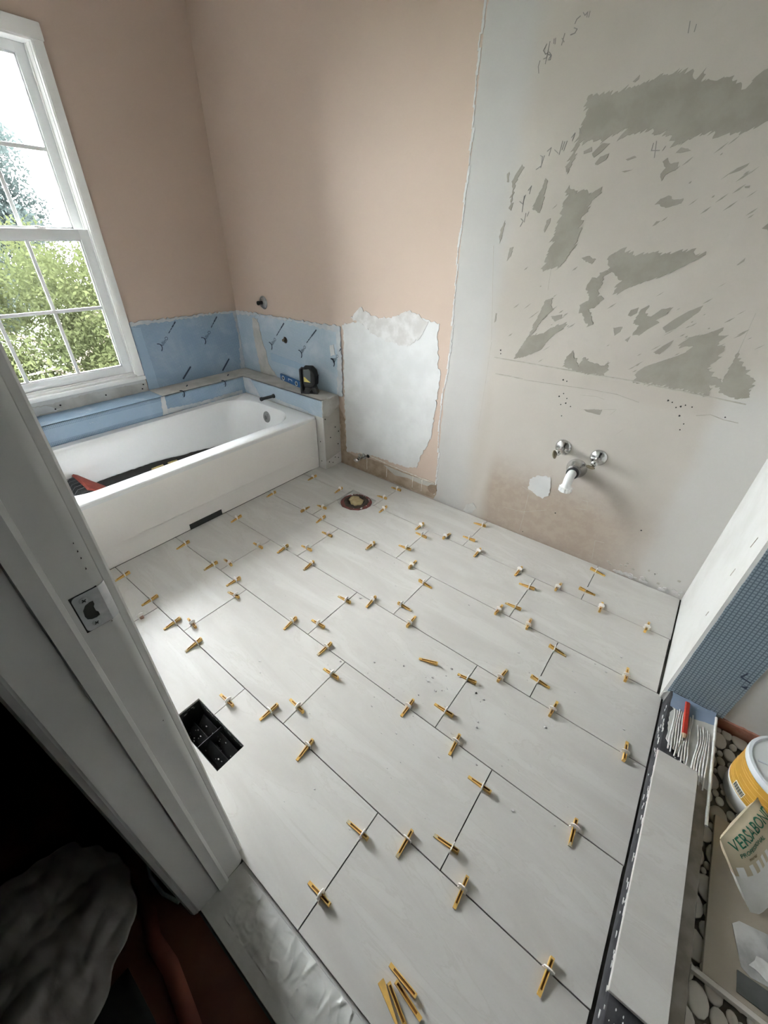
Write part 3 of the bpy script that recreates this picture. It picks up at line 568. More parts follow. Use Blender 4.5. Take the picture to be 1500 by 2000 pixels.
# thinset smeared along the board seams
def smear_b(poly, name='thinset_smear', mat='skim_thin', d=0.0075, amp=0.007, seed=0):
    return MB().prism(jag(poly, amp, 0.014, seed=seed), 1, YW-d-lift(), YW-0.003).build(name, M[mat], wb)
def smear_w(poly, name='thinset_smear', mat='skim_thin', d=0.0075, amp=0.006, seed=0):
    return MB().prism(jag(poly, amp, 0.014, seed=seed), 0, XL+0.003, XL+d+lift()).build(name, M[mat], wl_)
smear_b([(-1.425, 0.868), (-1.20, 0.886), (-0.80, 0.890), (-0.415, 0.872), (-0.412, 0.909), (-1.0, 0.899), (-1.44, 0.894)], seed=1)
smear_b([(-1.26, 0.86), (-1.20, 0.865), (-1.175, 0.72), (-1.13, 0.56), (-1.06, 0.49), (-1.24, 0.485), (-1.265, 0.70)], mat='ledge_skim', seed=2)
smear_b([(-0.44, 0.90), (-0.412, 0.90), (-0.408, 0.70), (-0.412, 0.487), (-0.455, 0.487), (-0.445, 0.70)], seed=3)
smear_b([(-0.505, 0.79), (-0.47, 0.80), (-0.462, 0.74), (-0.50, 0.725)], seed=4, mat='skim_white', amp=0.003)
smear_w([(-0.45, 0.872), (-0.15, 0.880), (0.15, 0.884), (0.29, 0.880), (0.29, 0.892), (-0.10, 0.895), (-0.45, 0.896)], seed=5)
smear_w([(0.255, 0.49), (0.297, 0.49), (0.297, 0.89), (0.270, 0.89), (0.282, 0.70)], seed=6)
MB().prism(jag([(-1.10, 0.60), (-0.72, 0.585), (-0.72, 0.625), (-1.10, 0.655)], 0.002, 0.02, seed=3), 1, YW-0.0068, YW-0.003).build('seam_tape', M['blue_plain'], wb)
MB().prism(jag([(-0.452, 0.487), (-0.385, 0.487), (-0.395, 0.86), (-0.452, 0.87)], 0.002, 0.02, seed=3), 0, XL+0.003, XL+0.0068).build('seam_tape', M['blue_plain'], wl_)
# printed board lettering
def on_wall(mb, geo, org, ang, ax, dep, sc=1.0, mi=0):
    vs, fs = geo; c, s_ = math.cos(ang), math.sin(ang); out = []
    for v in vs:
        h = org[0] + (v.x*c - v.y*s_)*sc; z = org[1] + (v.x*s_ + v.y*c)*sc; d = dep + v.z
        out.append((h, dep_f(ax, d), z) if ax == 1 else (dep_f(ax, d), h, z))
    mb.add(out, fs, mi)
_face = {1: YW-0.0062, 0: XL+0.0062}
def dep_f(ax, d): return (_face[1] - d) if ax == 1 else (_face[0] + d)
logo_geo = text_geo('AllinO', 0.052)
def board_print(st, oend, dash, ax, parent, face):
    _face[ax] = face
    d = Vector((oend[0]-st[0], oend[1]-st[1])); L_ = d.length; a = math.atan2(d.y, d.x); u = d.normalized(); n_ = Vector((-u.y, u.x))
    mb = MB()
    s0 = Vector(st) + u*L_*0.30 - n_*0.016
    wdt = max(v.x for v in logo_geo[0]); on_wall(mb, logo_geo, (s0.x, s0.y), a, ax, 0.0010, L_*0.72/wdt)
    lo_, hi_ = (face-0.0014, face+0.0005) if ax == 1 else (face-0.0005, face+0.0014)
    arc = [Vector(st) + u*(0.010 + 0.030*math.sin(q)) + n_*(0.026*math.cos(q)) for q in [PI*0.12*i for i in range(2, 9)]]
    ribbon_quads(mb, [(p.x, p.y) for p in arc], 0.005, ax, lo_, hi_)
    e = Vector(oend) + u*0.03; D = (Vector(dash) - e); k = max(2, int(D.length/0.022))
    for i in range(k):
        p = e + D*(i/k); q = e + D*((i+0.72)/k)
        ribbon_quads(mb, [(p.x, p.y), (q.x, q.y)], 0.007 if i > k*0.45 else 0.004, ax, lo_, hi_)
    return mb.build('board_print', M['print'], parent)
for a_, b_, c_ in LOGO_BACK:
    if a_[0] > -1.40: board_print(a_, b_, c_, 1, wb, YW-0.0075)
for a_, b_, c_ in LOGO_WINDOW: board_print(a_, b_, c_, 0, wl_, XL+0.0068)
for a_, b_ in DASH_WINDOW:
    mb = MB(); ribbon_quads(mb, [a_, b_], 0.010, 0, XL+0.004, XL+0.0074); mb.build('board_print', M['print'], wl_)

# --- ledge round the tub
led = MB()
led.box(XL, -0.455, 0.150, YW, -0.01, 0.484); led.box(XL, -1.266, YD, 0.150, -0.01, 0.484)
ledge = struct(led.build('tub_ledge', M['drywall']), 'low boxed ledge around the bathtub')
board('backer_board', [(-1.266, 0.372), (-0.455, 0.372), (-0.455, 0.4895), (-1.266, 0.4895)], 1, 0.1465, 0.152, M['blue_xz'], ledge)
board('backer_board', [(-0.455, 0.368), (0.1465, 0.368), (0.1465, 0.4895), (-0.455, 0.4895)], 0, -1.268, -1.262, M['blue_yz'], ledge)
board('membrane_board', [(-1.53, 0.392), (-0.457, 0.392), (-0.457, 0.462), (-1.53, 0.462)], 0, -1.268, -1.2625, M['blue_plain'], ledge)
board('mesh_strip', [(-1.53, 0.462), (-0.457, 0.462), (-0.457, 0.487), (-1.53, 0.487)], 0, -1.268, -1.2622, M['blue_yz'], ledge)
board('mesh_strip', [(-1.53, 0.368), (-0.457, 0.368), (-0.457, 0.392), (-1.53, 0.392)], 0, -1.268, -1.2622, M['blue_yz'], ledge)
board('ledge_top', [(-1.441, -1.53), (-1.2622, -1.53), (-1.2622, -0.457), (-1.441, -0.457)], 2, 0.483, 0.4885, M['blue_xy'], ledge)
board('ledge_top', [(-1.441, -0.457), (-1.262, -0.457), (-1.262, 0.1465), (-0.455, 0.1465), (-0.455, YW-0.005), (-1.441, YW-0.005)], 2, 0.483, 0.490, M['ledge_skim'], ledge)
MB().prism(jag([(-0.490, 0.37), (-0.452, 0.37), (-0.445, 0.488), (-0.470, 0.488)], 0.004, 0.012), 0, -1.264, -1.2608).build('thinset_smear', M['skim_white'], ledge)
MB().prism(jag([(-1.262, 0.40), (-1.16, 0.372), (-1.09, 0.372), (-1.13, 0.43), (-1.17, 0.488), (-1.262, 0.488)], 0.006, 0.012, seed=4), 1, 0.1445, 0.148).build('thinset_smear', M['skim_thin'], ledge)
MB().prism(jag([(-1.00, 0.372), (-0.55, 0.372), (-0.60, 0.388), (-0.80, 0.395), (-0.98, 0.405)], 0.004, 0.012, seed=5), 1, 0.1450, 0.148).build('thinset_smear', M['skim_thin'], ledge)
MB().prism(jag([(-0.452, 0.37), (0.12, 0.372), (0.12, 0.395), (-0.20, 0.392), (-0.452, 0.405)], 0.004, 0.012, seed=6), 0, -1.264, -1.2606).build('thinset_smear', M['skim_thin'], ledge)
for a_, b_, c_ in LOGO_FRONT: board_print(a_, b_, c_, 0, ledge, -1.2612)
# ledge end towards the room: bare drywall below, white skim coat above
board('end_panel', [(0.146, 0.0), (YW-0.002, 0.0), (YW-0.002, 0.40), (0.146, 0.40)], 0, -0.456, -0.451, M['drywall'], ledge)
board('end_panel_base', [(0.146, 0.0), (YW-0.002, 0.0), (YW-0.002, 0.085), (0.146, 0.060)], 0, -0.4555, -0.4500, M['drywall_light'], ledge)
MB().prism(jag([(0.147, 0.385), (0.19, 0.372), (0.24, 0.392), (0.27, 0.41), (YW-0.002, 0.425), (YW-0.002, 0.489), (0.147, 0.489)], 0.004, 0.012), 0, -0.456, -0.4485).build('end_skim', M['skim'], ledge)
board('corner_strip', [(-0.512, 0.0), (-0.452, 0.0), (-0.452, 0.374), (-0.512, 0.374)], 1, 0.1445, 0.151, M['drywall_light'], ledge)
MB().box(-0.4575, -0.4485, 0.1435, 0.1495, 0.0, 0.374).build('corner_bead', M['white_wall'], ledge)
mb = MB()
for (y, z) in ((0.165, 0.36), (0.205, 0.22), (0.275, 0.15), (0.255, 0.28), (0.18, 0.045), (0.215, 0.028), (0.24, 0.06), (0.272, 0.045), (0.285, 0.24)):
    mb.prism([(y+0.0042*math.cos(a*PI/4), z+0.0042*math.sin(a*PI/4)) for a in range(8)], 0, -0.455, -0.4492)
for (x, z) in ((-0.487, 0.20), (-0.487, 0.055)):
    mb.prism([(x+0.0042*math.cos(a*PI/4), z+0.0042*math.sin(a*PI/4)) for a in range(8)], 1, 0.1438, 0.150)
pstuff(mb.build('drywall_screws', M['hole'], ledge))

# --- window
win = sroot('window_1', 'white double-hung window with a grille over the tub')
def wpart(name, mb, mat='trimwhite', parent=win): return mb.build(name, M[mat], parent, 30)
wpart('side_casing', MB().bbox(XL-0.002, -1.427, -0.502, -0.457, 0.590, 2.092, 0.004))
wpart('side_casing', MB().bbox(XL-0.002, -1.427, -1.385, -1.340, 0.590, 2.092, 0.004))
wpart('head_casing', MB().bbox(XL-0.002, -1.425, -1.390, -0.452, 2.036, 2.094, 0.004))
wpart('window_stool', MB().bbox(XL-0.10, -1.414, -1.40, -0.458, 0.566, 0.590, 0.006))
wpart('window_sill', MB().bbox(XL-0.14, -1.437, -1.338, -0.504, 0.590, 0.603, 0.003).bbox(XL-0.14, -1.452, -1.338, -0.504, 0.600, 0.613, 0.002))
for (a, b) in ((-0.5065, -0.500), (-1.342, -1.3355)):
    wpart('side_jamb', MB().box(XL-0.14, -1.43, a, b, 0.60, 2.038))
wpart('side_track', MB().box(-1.500, -1.490, -0.513, -0.5065, 0.61, 2.034).box(-1.458, -1.448, -0.510, -0.5065, 0.61, 2.034).box(-1.500, -1.490, -1.3355, -1.329, 0.61, 2.034))
wpart('head_jamb', MB().box(XL-0.14, -1.43, -1.34, -0.502, 2.030, 2.042))
def sash(name, x0, x1, z0, z1, gz0, gz1, gy0, gy1, mz, mys, lab):
    b = MB()
    b.bbox(x0, x1, gy1, -0.5075, z0, z1, 0.003); b.bbox(x0, x1, -1.3345, gy0, z0, z1, 0.003)
    b.bbox(x0+0.001, x1-0.001, gy0-0.004, gy1+0.004, z0, gz0, 0.003); b.bbox(x0+0.001, x1-0.001, gy0-0.004, gy1+0.004, gz1, z1, 0.003)
    s_ = wpart(name, b, 'vinyl'); plabel(s_, lab)
    gb = MB(); xm = (x0+x1)/2
    for (a, c, e, f) in ((gy1-0.007, gy1, gz0, gz1), (gy0, gy0+0.007, gz0, gz1), (gy0, gy1, gz0, gz0+0.007), (gy0, gy1, gz1-0.007, gz1)):
        gb.box(xm-0.004, xm+0.006, a, c, e, f)
    wpart('glazing_bead', gb, 'vinyl', s_)
    wpart('muntin', MB().bbox(xm-0.001, xm+0.009, gy0, gy1, mz-0.0085, mz+0.0085, 0.003), 'vinyl', s_)
    for my in mys: wpart('muntin', MB().bbox(xm-0.001, xm+0.008, my-0.0085, my+0.0085, gz0, gz1, 0.003), 'vinyl', s_)
    ys = sorted([gy0+0.006] + list(mys) + [gy1-0.006]); zs = [gz0+0.006, mz, gz1-0.006]
    for i in range(3):
        for j in range(2):
            MB().box(xm-0.0035, xm-0.0015, ys[i], ys[i+1], zs[j], zs[j+1]).build('pane', M['glass'], s_)
    return s_
ls = sash('lower_sash', -1.486, -1.459, 0.614, 1.353, 0.657, 1.307, -1.283, -0.556, 0.984, (-0.797, -1.045), 'lower window sash')
us = sash('upper_sash', -1.528, -1.502, 1.318, 2.030, 1.356, 1.994, -1.286, -0.556, 1.671, (-0.786, -1.045), 'upper window sash')
b = MB(); b.lathe([(0.020, 0), (0.020, 0.006), (0.012, 0.009), (0, 0.0095)], (-1.472, -0.713, 1.353), 'Z', 20, squash=(0.55, 1.0)); b.bbox(-1.474, -1.466, -0.742, -0.716, 1.358, 1.366, 0.002)
wpart('sash_lock', b)
# skim-coated strip under the stool
MB().prism(jag([(-1.53, 0.489), (-0.462, 0.489), (-0.462, 0.567), (-1.53, 0.567)], 0.0015, 0.02), 0, XL-0.001, -1.431).build('apron_strip', M['skim'], wl_)
MB().prism(jag([(-1.53, 0.535), (-1.30, 0.552), (-1.0, 0.54), (-0.80, 0.552), (-0.462, 0.545), (-0.462, 0.567), (-1.53, 0.567)], 0.004, 0.014), 0, XL, -1.4295).build('apron_skim', M['skim_white'], wl_)
MB().prism(jag([(-1.53, 0.50), (-1.2, 0.492), (-0.95, 0.496), (-1.02, 0.535), (-1.22, 0.55), (-1.53, 0.535)], 0.005, 0.012, seed=2), 0, XL, -1.4297).build('apron_skim', M['skim_white'], wl_)
mb = MB()
for (y, z) in ((-0.482, 0.535), (-0.495, 0.510), (-0.712, 0.522), (-0.955, 0.522), (-0.985, 0.508)):
    mb.prism([(y+0.0045*math.cos(a*PI/4), z+0.0045*math.sin(a*PI/4)) for a in range(8)], 0, XL, -1.4288)
pstuff(mb.build('apron_screws', M['hole'], wl_))

# --- return wall beside the shower: corner bead, blue board end, red membrane at the bottom
MB().prism([(XR-0.0015, -0.3135), (1.694, -0.3155), (1.694, -0.311), (XR-0.0015, -0.30)], 2, -0.002, TOP).build('corner_bead', M['white_wall'], wr)
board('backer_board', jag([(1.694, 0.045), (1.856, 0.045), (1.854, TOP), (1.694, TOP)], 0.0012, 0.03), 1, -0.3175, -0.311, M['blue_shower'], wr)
board('bead_foot', [(1.687, -0.004), (1.708, -0.004), (1.720, 0.035), (1.700, 0.05), (1.687, 0.03)], 1, -0.3180, -0.311, M['skim'], wr)
board('membrane_strip', jag([(1.850, 0.00), (2.4, 0.00), (2.4, 0.052), (1.95, 0.048), (1.850, 0.046)], 0.003, 0.012), 1, -0.3200, -0.311, M['red_membrane'], wr)
mb = MB(); ribbon_quads(mb, [(1.829, 0.270), (1.822, 0.247), (1.848, 0.240)], 0.004, 1, -0.3185, -0.316)
mb.prism([(1.836, 0.212), (1.850, 0.222), (1.851, 0.208)], 1, -0.3185, -0.316); mb.build('board_print', M['print'], wr)
mb = MB(); ribbon_quads(mb, [(XR, 0)], 0.002, 0, 0, 0.1)
for (y0, z0, y1, z1) in ((-0.20, 0.62, -0.21, 0.66), (-0.19, 0.50, -0.195, 0.53), (-0.22, 0.36, -0.215, 0.34)):
    ribbon_quads(mb, [(y0, z0), (y1, z1)], 0.003, 0, XR-0.0012, XR+0.001)
mb.build('scuff_mark', M['crack'], wr)

# --- shower curb: black membrane, combed thinset, one loose top tile
curb = struct(MB().bbox(1.702, 1.834, YD, -0.312, -0.03, 0.056, 0.004).build('shower_curb', M['black_curb'], None, 30), 'black membrane-covered shower curb')
board('membrane_flap', jag([(1.708, -0.322), (1.708, -0.385), (1.76, -0.395), (1.83, -0.375), (1.835, -0.32)], 0.002, 0.012), 2, 0.055, 0.0585, M['blue_flat'], curb)
board('thinset_bed', jag([(1.716, -0.372), (1.836, -0.352), (1.836, -0.615), (1.80, -0.60), (1.765, -0.565), (1.725, -0.535), (1.713, -0.52)], 0.005, 0.010, seed=3), 2, 0.055, 0.0582, M['thinset'], curb)
for i in range(17):
    x = 1.722 + i*0.0062; e = -0.545 - i*0.0042 + random.uniform(-0.012, 0.012)
    if 8 < i < 11: continue
    mb = MB(); s_ = -0.385 + random.uniform(-0.008, 0.008) if i < 9 else -0.40 - random.uniform(0, 0.02)
    k = 8; a0 = []
    for j in range(k+1):
        y = s_ + (e - s_)*j/k; h = 0.0052 if i < 9 else 0.0036
        a0.append((x + 0.0015*math.sin(j*0.8+i) + (0.0 if i < 9 else 0.003*math.sin(j*0.7)), y, 0.0575 + h*(0.25 if j in (0, k) else random.uniform(0.75, 1.1))))
    mb.tube(a0, 0.0021, 6); mb.build('thinset_ridge', M['ridge'], curb, 60)
mb = MB(); mb.tube([(1.835, -0.34 - 0.02*j, 0.0595 + 0.0015*math.sin(j*2.1)) for j in range(20)], 0.0042, 6); mb.build('edge_bead', M['ridge'], curb, 60)
MB().bbox(1.6955, 1.800, -1.196, -0.588, 0.064, 0.0765, 0.0012).build('tile', [M['tile']], curb)
board('thinset_bed', [(1.722, -1.19), (1.796, -1.19), (1.796, -0.592), (1.722, -0.592)], 2, 0.055, 0.0645, M['thinset'], curb)
mb = MB(); rr = random.Random(3)
for i in range(70):
    y = rr.uniform(-1.30, -0.36); z = rr.uniform(0.004, 0.05) if rr.random() < 0.75 else rr.uniform(0.04, 0.056); s_ = rr.uniform(0.0015, 0.006)
    mb.prism(jag([(y-s_*1.8, z-s_*0.5), (y+s_*1.8, z-s_*0.6), (y+s_*1.4, z+s_*0.5), (y-s_, z+s_*0.6)], s_*0.4, 0.004, seed=i), 0, 1.7005, 1.703)
for i in range(60):
    y = rr.uniform(-0.95, -0.60) if i < 34 else rr.uniform(-1.30, -1.20); x = rr.uniform(1.701, 1.7065) if i < 34 else rr.uniform(1.71, 1.80); s_ = rr.uniform(0.0015, 0.005)
    mb.ico((x, y, 0.0562), s_*(1.0 if i < 34 else 0.45), 1, 0, (0.7, 1.5, 0.4), 0.3)
for i in range(24):
    mb.ico((rr.uniform(1.72, 1.79), rr.uniform(-0.585, -0.535), 0.0565), rr.uniform(0.001, 0.003), 1, 0, (1, 1, 0.5), 0.3)
pstuff(mb.build('mortar_specks', M['ridge'], curb))

board('inner_coat', jag([(1.801, -1.53), (1.8325, -1.53), (1.8325, -0.60), (1.801, -0.60)], 0.0015, 0.02), 2, 0.055, 0.0575, M['curb_inner'], curb)
# --- shower pan with single flat pebbles
pan = struct(MB().box(1.83, XS, YD, -0.312, -0.06, -0.006).build('shower_floor', pm('dark_pebble_grout', (0.10, 0.085, 0.065), (0.15, 0.13, 0.10), 30, 0.9)), 'unfinished shower floor of flat pebbles')
rr = random.Random(21); pts = []
X0, X1, Y0, Y1 = 1.836, 2.11, -1.30, -0.325
for (a, tr_) in ((0.0240, 260), (0.0190, 1500), (0.0150, 3500), (0.0115, 6000), (0.0085, 9000), (0.0065, 9000)):
    for _ in range(tr_):
        if len(pts) >= 295: break
        x = rr.uniform(X0, X1); y = rr.uniform(Y0, Y1); aa = a*rr.uniform(0.92, 1.06)
        if all(math.hypot(px-x, (py_-y)*0.74) >= (aa+pa)*0.93 for (px, py_, pa, _t) in pts): pts.append((x, y, aa, PI/2 + rr.gauss(0.12, 0.16)))
def pebble_mesh():
    bm = MB(); n = 12; prof = [(0.80, -0.35), (1.0, -0.05), (0.93, 0.28), (0.70, 0.42), (0, 0.48)]
    bm.lathe(prof, n=n); return bm.mesh('pebble', M['pebble'], 60)
pmesh = [pebble_mesh()]
for (x, y, a, th) in pts:
    o = link('pebble', pmesh[0], pan); o.location = (x, y, -0.003 + rr.uniform(-0.001, 0.001)); o.rotation_euler = (0, 0, th)
    o.scale = (a*1.30, a*0.97, 0.010 + a*0.1)

# --- door frame (camera stands in the doorway)
door = sroot('door_1', 'white painted door frame at the left')
b = MB()
b.prism([(0.886, -1.652), (0.9, -1.652), (0.9, -1.540), (0.898, -1.533), (0.894, -1.5275), (0.876, -1.5265)], 2, -0.004, 2.06)
b.build('side_jamb', M['jamb'], door, 30)
MB().prism([(0.899, -1.602), (0.9085, -1.600), (0.9085, -1.580), (0.905, -1.5745), (0.899, -1.5735)], 2, -0.004, 2.05).build('door_stop', M['jamb'], door, 30)
MB().prism([(0.80, -1.530), (0.876, -1.530), (0.879, -1.524), (0.878, -1.516), (0.870, -1.512), (0.80, -1.514)], 2, -0.002, 2.12).build('room_casing', M['jamb'], door, 30)
MB().prism([(0.83, -1.650), (0.895, -1.650), (0.897, -1.656), (0.893, -1.664), (0.885, -1.668), (0.83, -1.664)], 2, -0.012, 2.12).build('hall_casing', M['jamb'], door, 30)
MB().box(1.69, 1.705, -1.652, -1.53, 0.0, 2.06).build('side_jamb', M['jamb'], door)
MB().box(0.886, 1.70, -1.652, -1.53, 2.045, 2.06).build('head_jamb', M['jamb'], door)
mb = MB()
for (y, z, s_) in ((-1.5385, 1.020, 0.0012), (-1.5380, 1.036, 0.001), (-1.5378, 1.046, 0.001), (-1.5379, 1.058, 0.0008), (-1.5395, 0.93, 0.001), (-1.5405, 0.69, 0.0012)):
    mb.prism([(y-s_*0.5, z-s_), (y+s_*0.5, z-s_*0.6), (y+s_*0.4, z+s_)], 0, 0.8995, 0.9005)
pstuff(mb.build('paint_nicks', M['hole'], door))
# strike plate
sp = MB()
W0, W1, H0, H1 = -1.5665, -1.537, 0.933, 0.990
outer = []
def corner(cx, cy, r, a0):
    return [(cx + r*math.cos(a0+i*PI/8), cy + r*math.sin(a0+i*PI/8)) for i in range(5)]
out_pts = corner(W0+0.005, H0+0.005, 0.005, PI) + [(W1, H0), (W1, H1)] + corner(W0+0.005, H1-0.005, 0.005, PI/2)
# latch hole (D shaped with a notched room side)
hole = [(-1.5605, 0.958), (-1.5595, 0.966), (-1.556, 0.971), (-1.5515, 0.9725), (-1.5485, 0.972), (-1.5485, 0.967), (-1.5500, 0.9645), (-1.5500, 0.9585), (-1.5485, 0.956), (-1.5485, 0.951), (-1.552, 0.9498), (-1.556, 0.9505), (-1.5595, 0.953)]
hole = [(-1.5535+(p[0]+1.5535)*1.22, 0.961+(p[1]-0.961)*1.18) for p in hole]
tri = tessellate_polygon([[Vector((p[0], p[1], 0)) for p in out_pts], [Vector((p[0], p[1], 0)) for p in hole]])
allp = out_pts + hole; n_ = len(allp); xa, xb = 0.8985, 0.9012
vs = [(xa, p[0], p[1]) for p in allp] + [(xb, p[0], p[1]) for p in allp]; fs = []
for t in tri:
    q = [allp[i] for i in t]; ar = (q[1][0]-q[0][0])*(q[2][1]-q[0][1]) - (q[2][0]-q[0][0])*(q[1][1]-q[0][1])
    t = tuple(t) if ar > 0 else tuple(t[::-1]); fs += [tuple(i+n_ for i in t), t[::-1]]
no = len(out_pts)
for i in range(no): j = (i+1) % no; fs.append((i, j, n_+j, n_+i))
for i in range(len(hole)): j = (i+1) % len(hole); fs.append((no+j, no+i, n_+no+i, n_+no+j))
sp.add(vs, fs)
sp.prism([(0.8985, W1-0.0005), (0.9012, W1-0.0005), (0.8990, -1.5315), (0.8945, -1.5270), (0.8925, -1.5285), (0.896, -1.5330)], 2, H0, H1)
strike = thing('strike_plate', 'satin steel strike plate screwed to the white door jamb', 'strike plate')
sp.build('plate', M['galv'], strike, 30)
MB().bbox(0.890, 0.9004, W0-0.0016, W1, H0-0.0014, H1+0.0014, 0.0008).build('mortise_gap', M['hole'], door)  # thin dark plate whose rim stands in for the shaded gap round the strike
MB().prism([(-1.562, 0.9485), (-1.547, 0.9485), (-1.547, 0.974), (-1.562, 0.974)], 0, 0.8984, 0.9002).build('latch_pocket', pm('dark_pocket', (0.05, 0.045, 0.04), (0.12, 0.11, 0.10), 60, 0.8), strike)
for (y, z) in ((-1.5555, 0.9805), (-1.5545, 0.9415)):
    s_ = MB().lathe([(0.0045, 0), (0.0045, 0.0008), (0.003, 0.0012), (0, 0.0012)], (0.9010, y, z), 'X', 16).build('screw', M['galv'], strike, 30)
    x_ = MB()
    for a in (0.5, 0.5+PI/2):
        c, d = math.cos(a)*0.0026, math.sin(a)*0.0026; e, f = -math.sin(a)*0.0006, math.cos(a)*0.0006
        x_.prism([(y-c+e, z-d+f), (y-c-e, z-d-f), (y+c-e, z+d-f), (y+c+e, z+d+f)], 0, 0.9015, 0.9025)
    x_.build('cross_slot', M['hole'], s_)

# --- mortar threshold and the dark hall
def ground_patch(x0, x1, y0, y1, nx, ny, fz):
    vs = [(x0+(x1-x0)*i/nx, y0+(y1-y0)*j/ny, fz(x0+(x1-x0)*i/nx, y0+(y1-y0)*j/ny)) for j in range(ny+1) for i in range(nx+1)]
    fs = [(j*(nx+1)+i, j*(nx+1)+i+1, (j+1)*(nx+1)+i+1, (j+1)*(nx+1)+i) for j in range(ny) for i in range(nx)]
    return MB().add(vs, fs)
def thr_z(x, y):
    t_ = (y + 1.652) / 0.122
    z = -0.002 - 0.0055*max(0, (t_-0.45))/0.55
    if x > 0.955 and t_ > 0.25:
        v = Vector((x*26, y*40, 0)); z += 0.0018*mnoise.noise(v) + 0.0030*max(0, mnoise.noise(Vector((x*60+3, y*16, 2)))-0.15)
        z += 0.0015*max(0, mnoise.noise(Vector((x*18, y*70, 5))))
        rg = 1 - abs(mnoise.noise(Vector((x*17, y*9, 8)))); z += 0.0030*max(0, rg-0.90)*10*min(1, max(0, (t_-0.3)*4))*max(0, mnoise.noise(Vector((x*30, y*30, 3)))+0.35)
        rg = 1 - abs(mnoise.noise(Vector((x*34, y*22, 11)))); z += 0.0012*max(0, rg-0.88)*8
    if t_ > 0.95: z = -0.0100
    if t_ < 0.02: z = -0.012
    return z
thr = ground_patch(0.9005, 1.70, -1.653, -1.5285, 330, 90, thr_z).build('threshold', M['thinset_fine'], None, 40)
struct(thr, 'grey trowelled mortar threshold in the doorway')
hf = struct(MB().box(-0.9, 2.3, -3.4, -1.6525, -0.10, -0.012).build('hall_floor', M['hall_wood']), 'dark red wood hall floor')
hw = MB(); hw.box(-1.0, -0.9, -3.5, -1.655, -0.1, TOP); hw.box(2.3, 2.4, -3.5, -1.655, -0.1, TOP); hw.box(-1.0, 2.4, -3.5, -3.4, -0.1, TOP)  # hall shell added so light only reaches the hall through the bathroom door
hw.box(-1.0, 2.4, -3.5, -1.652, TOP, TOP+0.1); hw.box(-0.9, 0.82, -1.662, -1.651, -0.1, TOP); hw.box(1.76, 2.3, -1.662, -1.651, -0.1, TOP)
struct(hw.build('hall_shell', M['hall_shade']), 'dark hall shell added outside the bathroom to block light')

# --- outdoors
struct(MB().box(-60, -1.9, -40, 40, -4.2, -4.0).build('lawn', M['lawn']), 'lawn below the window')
# ================================================================ things
# --- trees outside the window
import numpy as np
def tree(label, loc, height, rad, nleaf, size, mat, seed, zs=1.0, drop=0.0):
    t = thing('tree', label, 'tree', loc, 0, 'trees outside the window')
    rng = np.random.default_rng(seed)
    tb = MB(); tb.tube([(0, 0, 0), (0.05, 0.02, height*0.3), (-0.05, 0.05, height*0.55), (0.03, 0, height*0.8)], [0.16, 0.13, 0.10, 0.03], 8)
    cz = height*0.58
    for i in range(9):
        a = i*2.4; z0 = height*(0.22+0.06*i); r_ = rad*0.75
        tb.tube([(0, 0, z0), (math.cos(a)*r_*0.5, math.sin(a)*r_*0.5, z0+height*0.10), (math.cos(a)*r_, math.sin(a)*r_, z0+height*0.14)], [0.06, 0.035, 0.012], 5)
    tb.build('trunk', M['bark'], t, 60)
    nc = 260
    cd = rng.normal(size=(nc, 3)); cd /= np.linalg.norm(cd, axis=1)[:, None]; rr_ = 0.35 + 0.65*rng.random(nc)**0.5
    cen = cd*rr_[:, None]*np.array([rad, rad, height*0.46*zs]) + np.array([0, 0, cz])
    cs = rad*(0.10 + 0.15*rng.random(nc))
    k = rng.integers(0, nc, nleaf); off = rng.normal(size=(nleaf, 3)); off /= np.linalg.norm(off, axis=1)[:, None]
    pos = cen[k] + off*(cs[k]*(0.55+0.5*rng.random(nleaf)))[:, None]*np.array([1, 1, 0.8])
    u = rng.normal(size=(nleaf, 3)); u /= np.linalg.norm(u, axis=1)[:, None]
    w = rng.normal(size=(nleaf, 3)); w -= (w*u).sum(1)[:, None]*u; w /= np.linalg.norm(w, axis=1)[:, None]
    s_ = size*(0.6+0.8*rng.random(nleaf))[:, None]
    q = np.stack([pos-u*s_, pos-w*s_*0.45, pos+u*s_, pos+w*s_*0.45], 1).reshape(-1, 3)
    me = bpy.data.meshes.new('foliage'); n = nleaf
    me.vertices.add(4*n); me.vertices.foreach_set('co', q.astype(np.float32).ravel())
    me.loops.add(4*n); me.loops.foreach_set('vertex_index', np.arange(4*n, dtype=np.int32))
    me.polygons.add(n); me.polygons.foreach_set('loop_start', np.arange(0, 4*n, 4, dtype=np.int32))
    me.materials.append(mat); me.update(); me.validate()
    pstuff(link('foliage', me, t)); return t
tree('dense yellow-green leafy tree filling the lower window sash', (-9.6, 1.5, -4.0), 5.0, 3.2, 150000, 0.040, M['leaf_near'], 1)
tree('hazy blue-green tree behind, seen through the upper sash', (-19.5, 1.4, -4.0), 9.6, 3.6, 90000, 0.062, M['leaf_far'], 3)

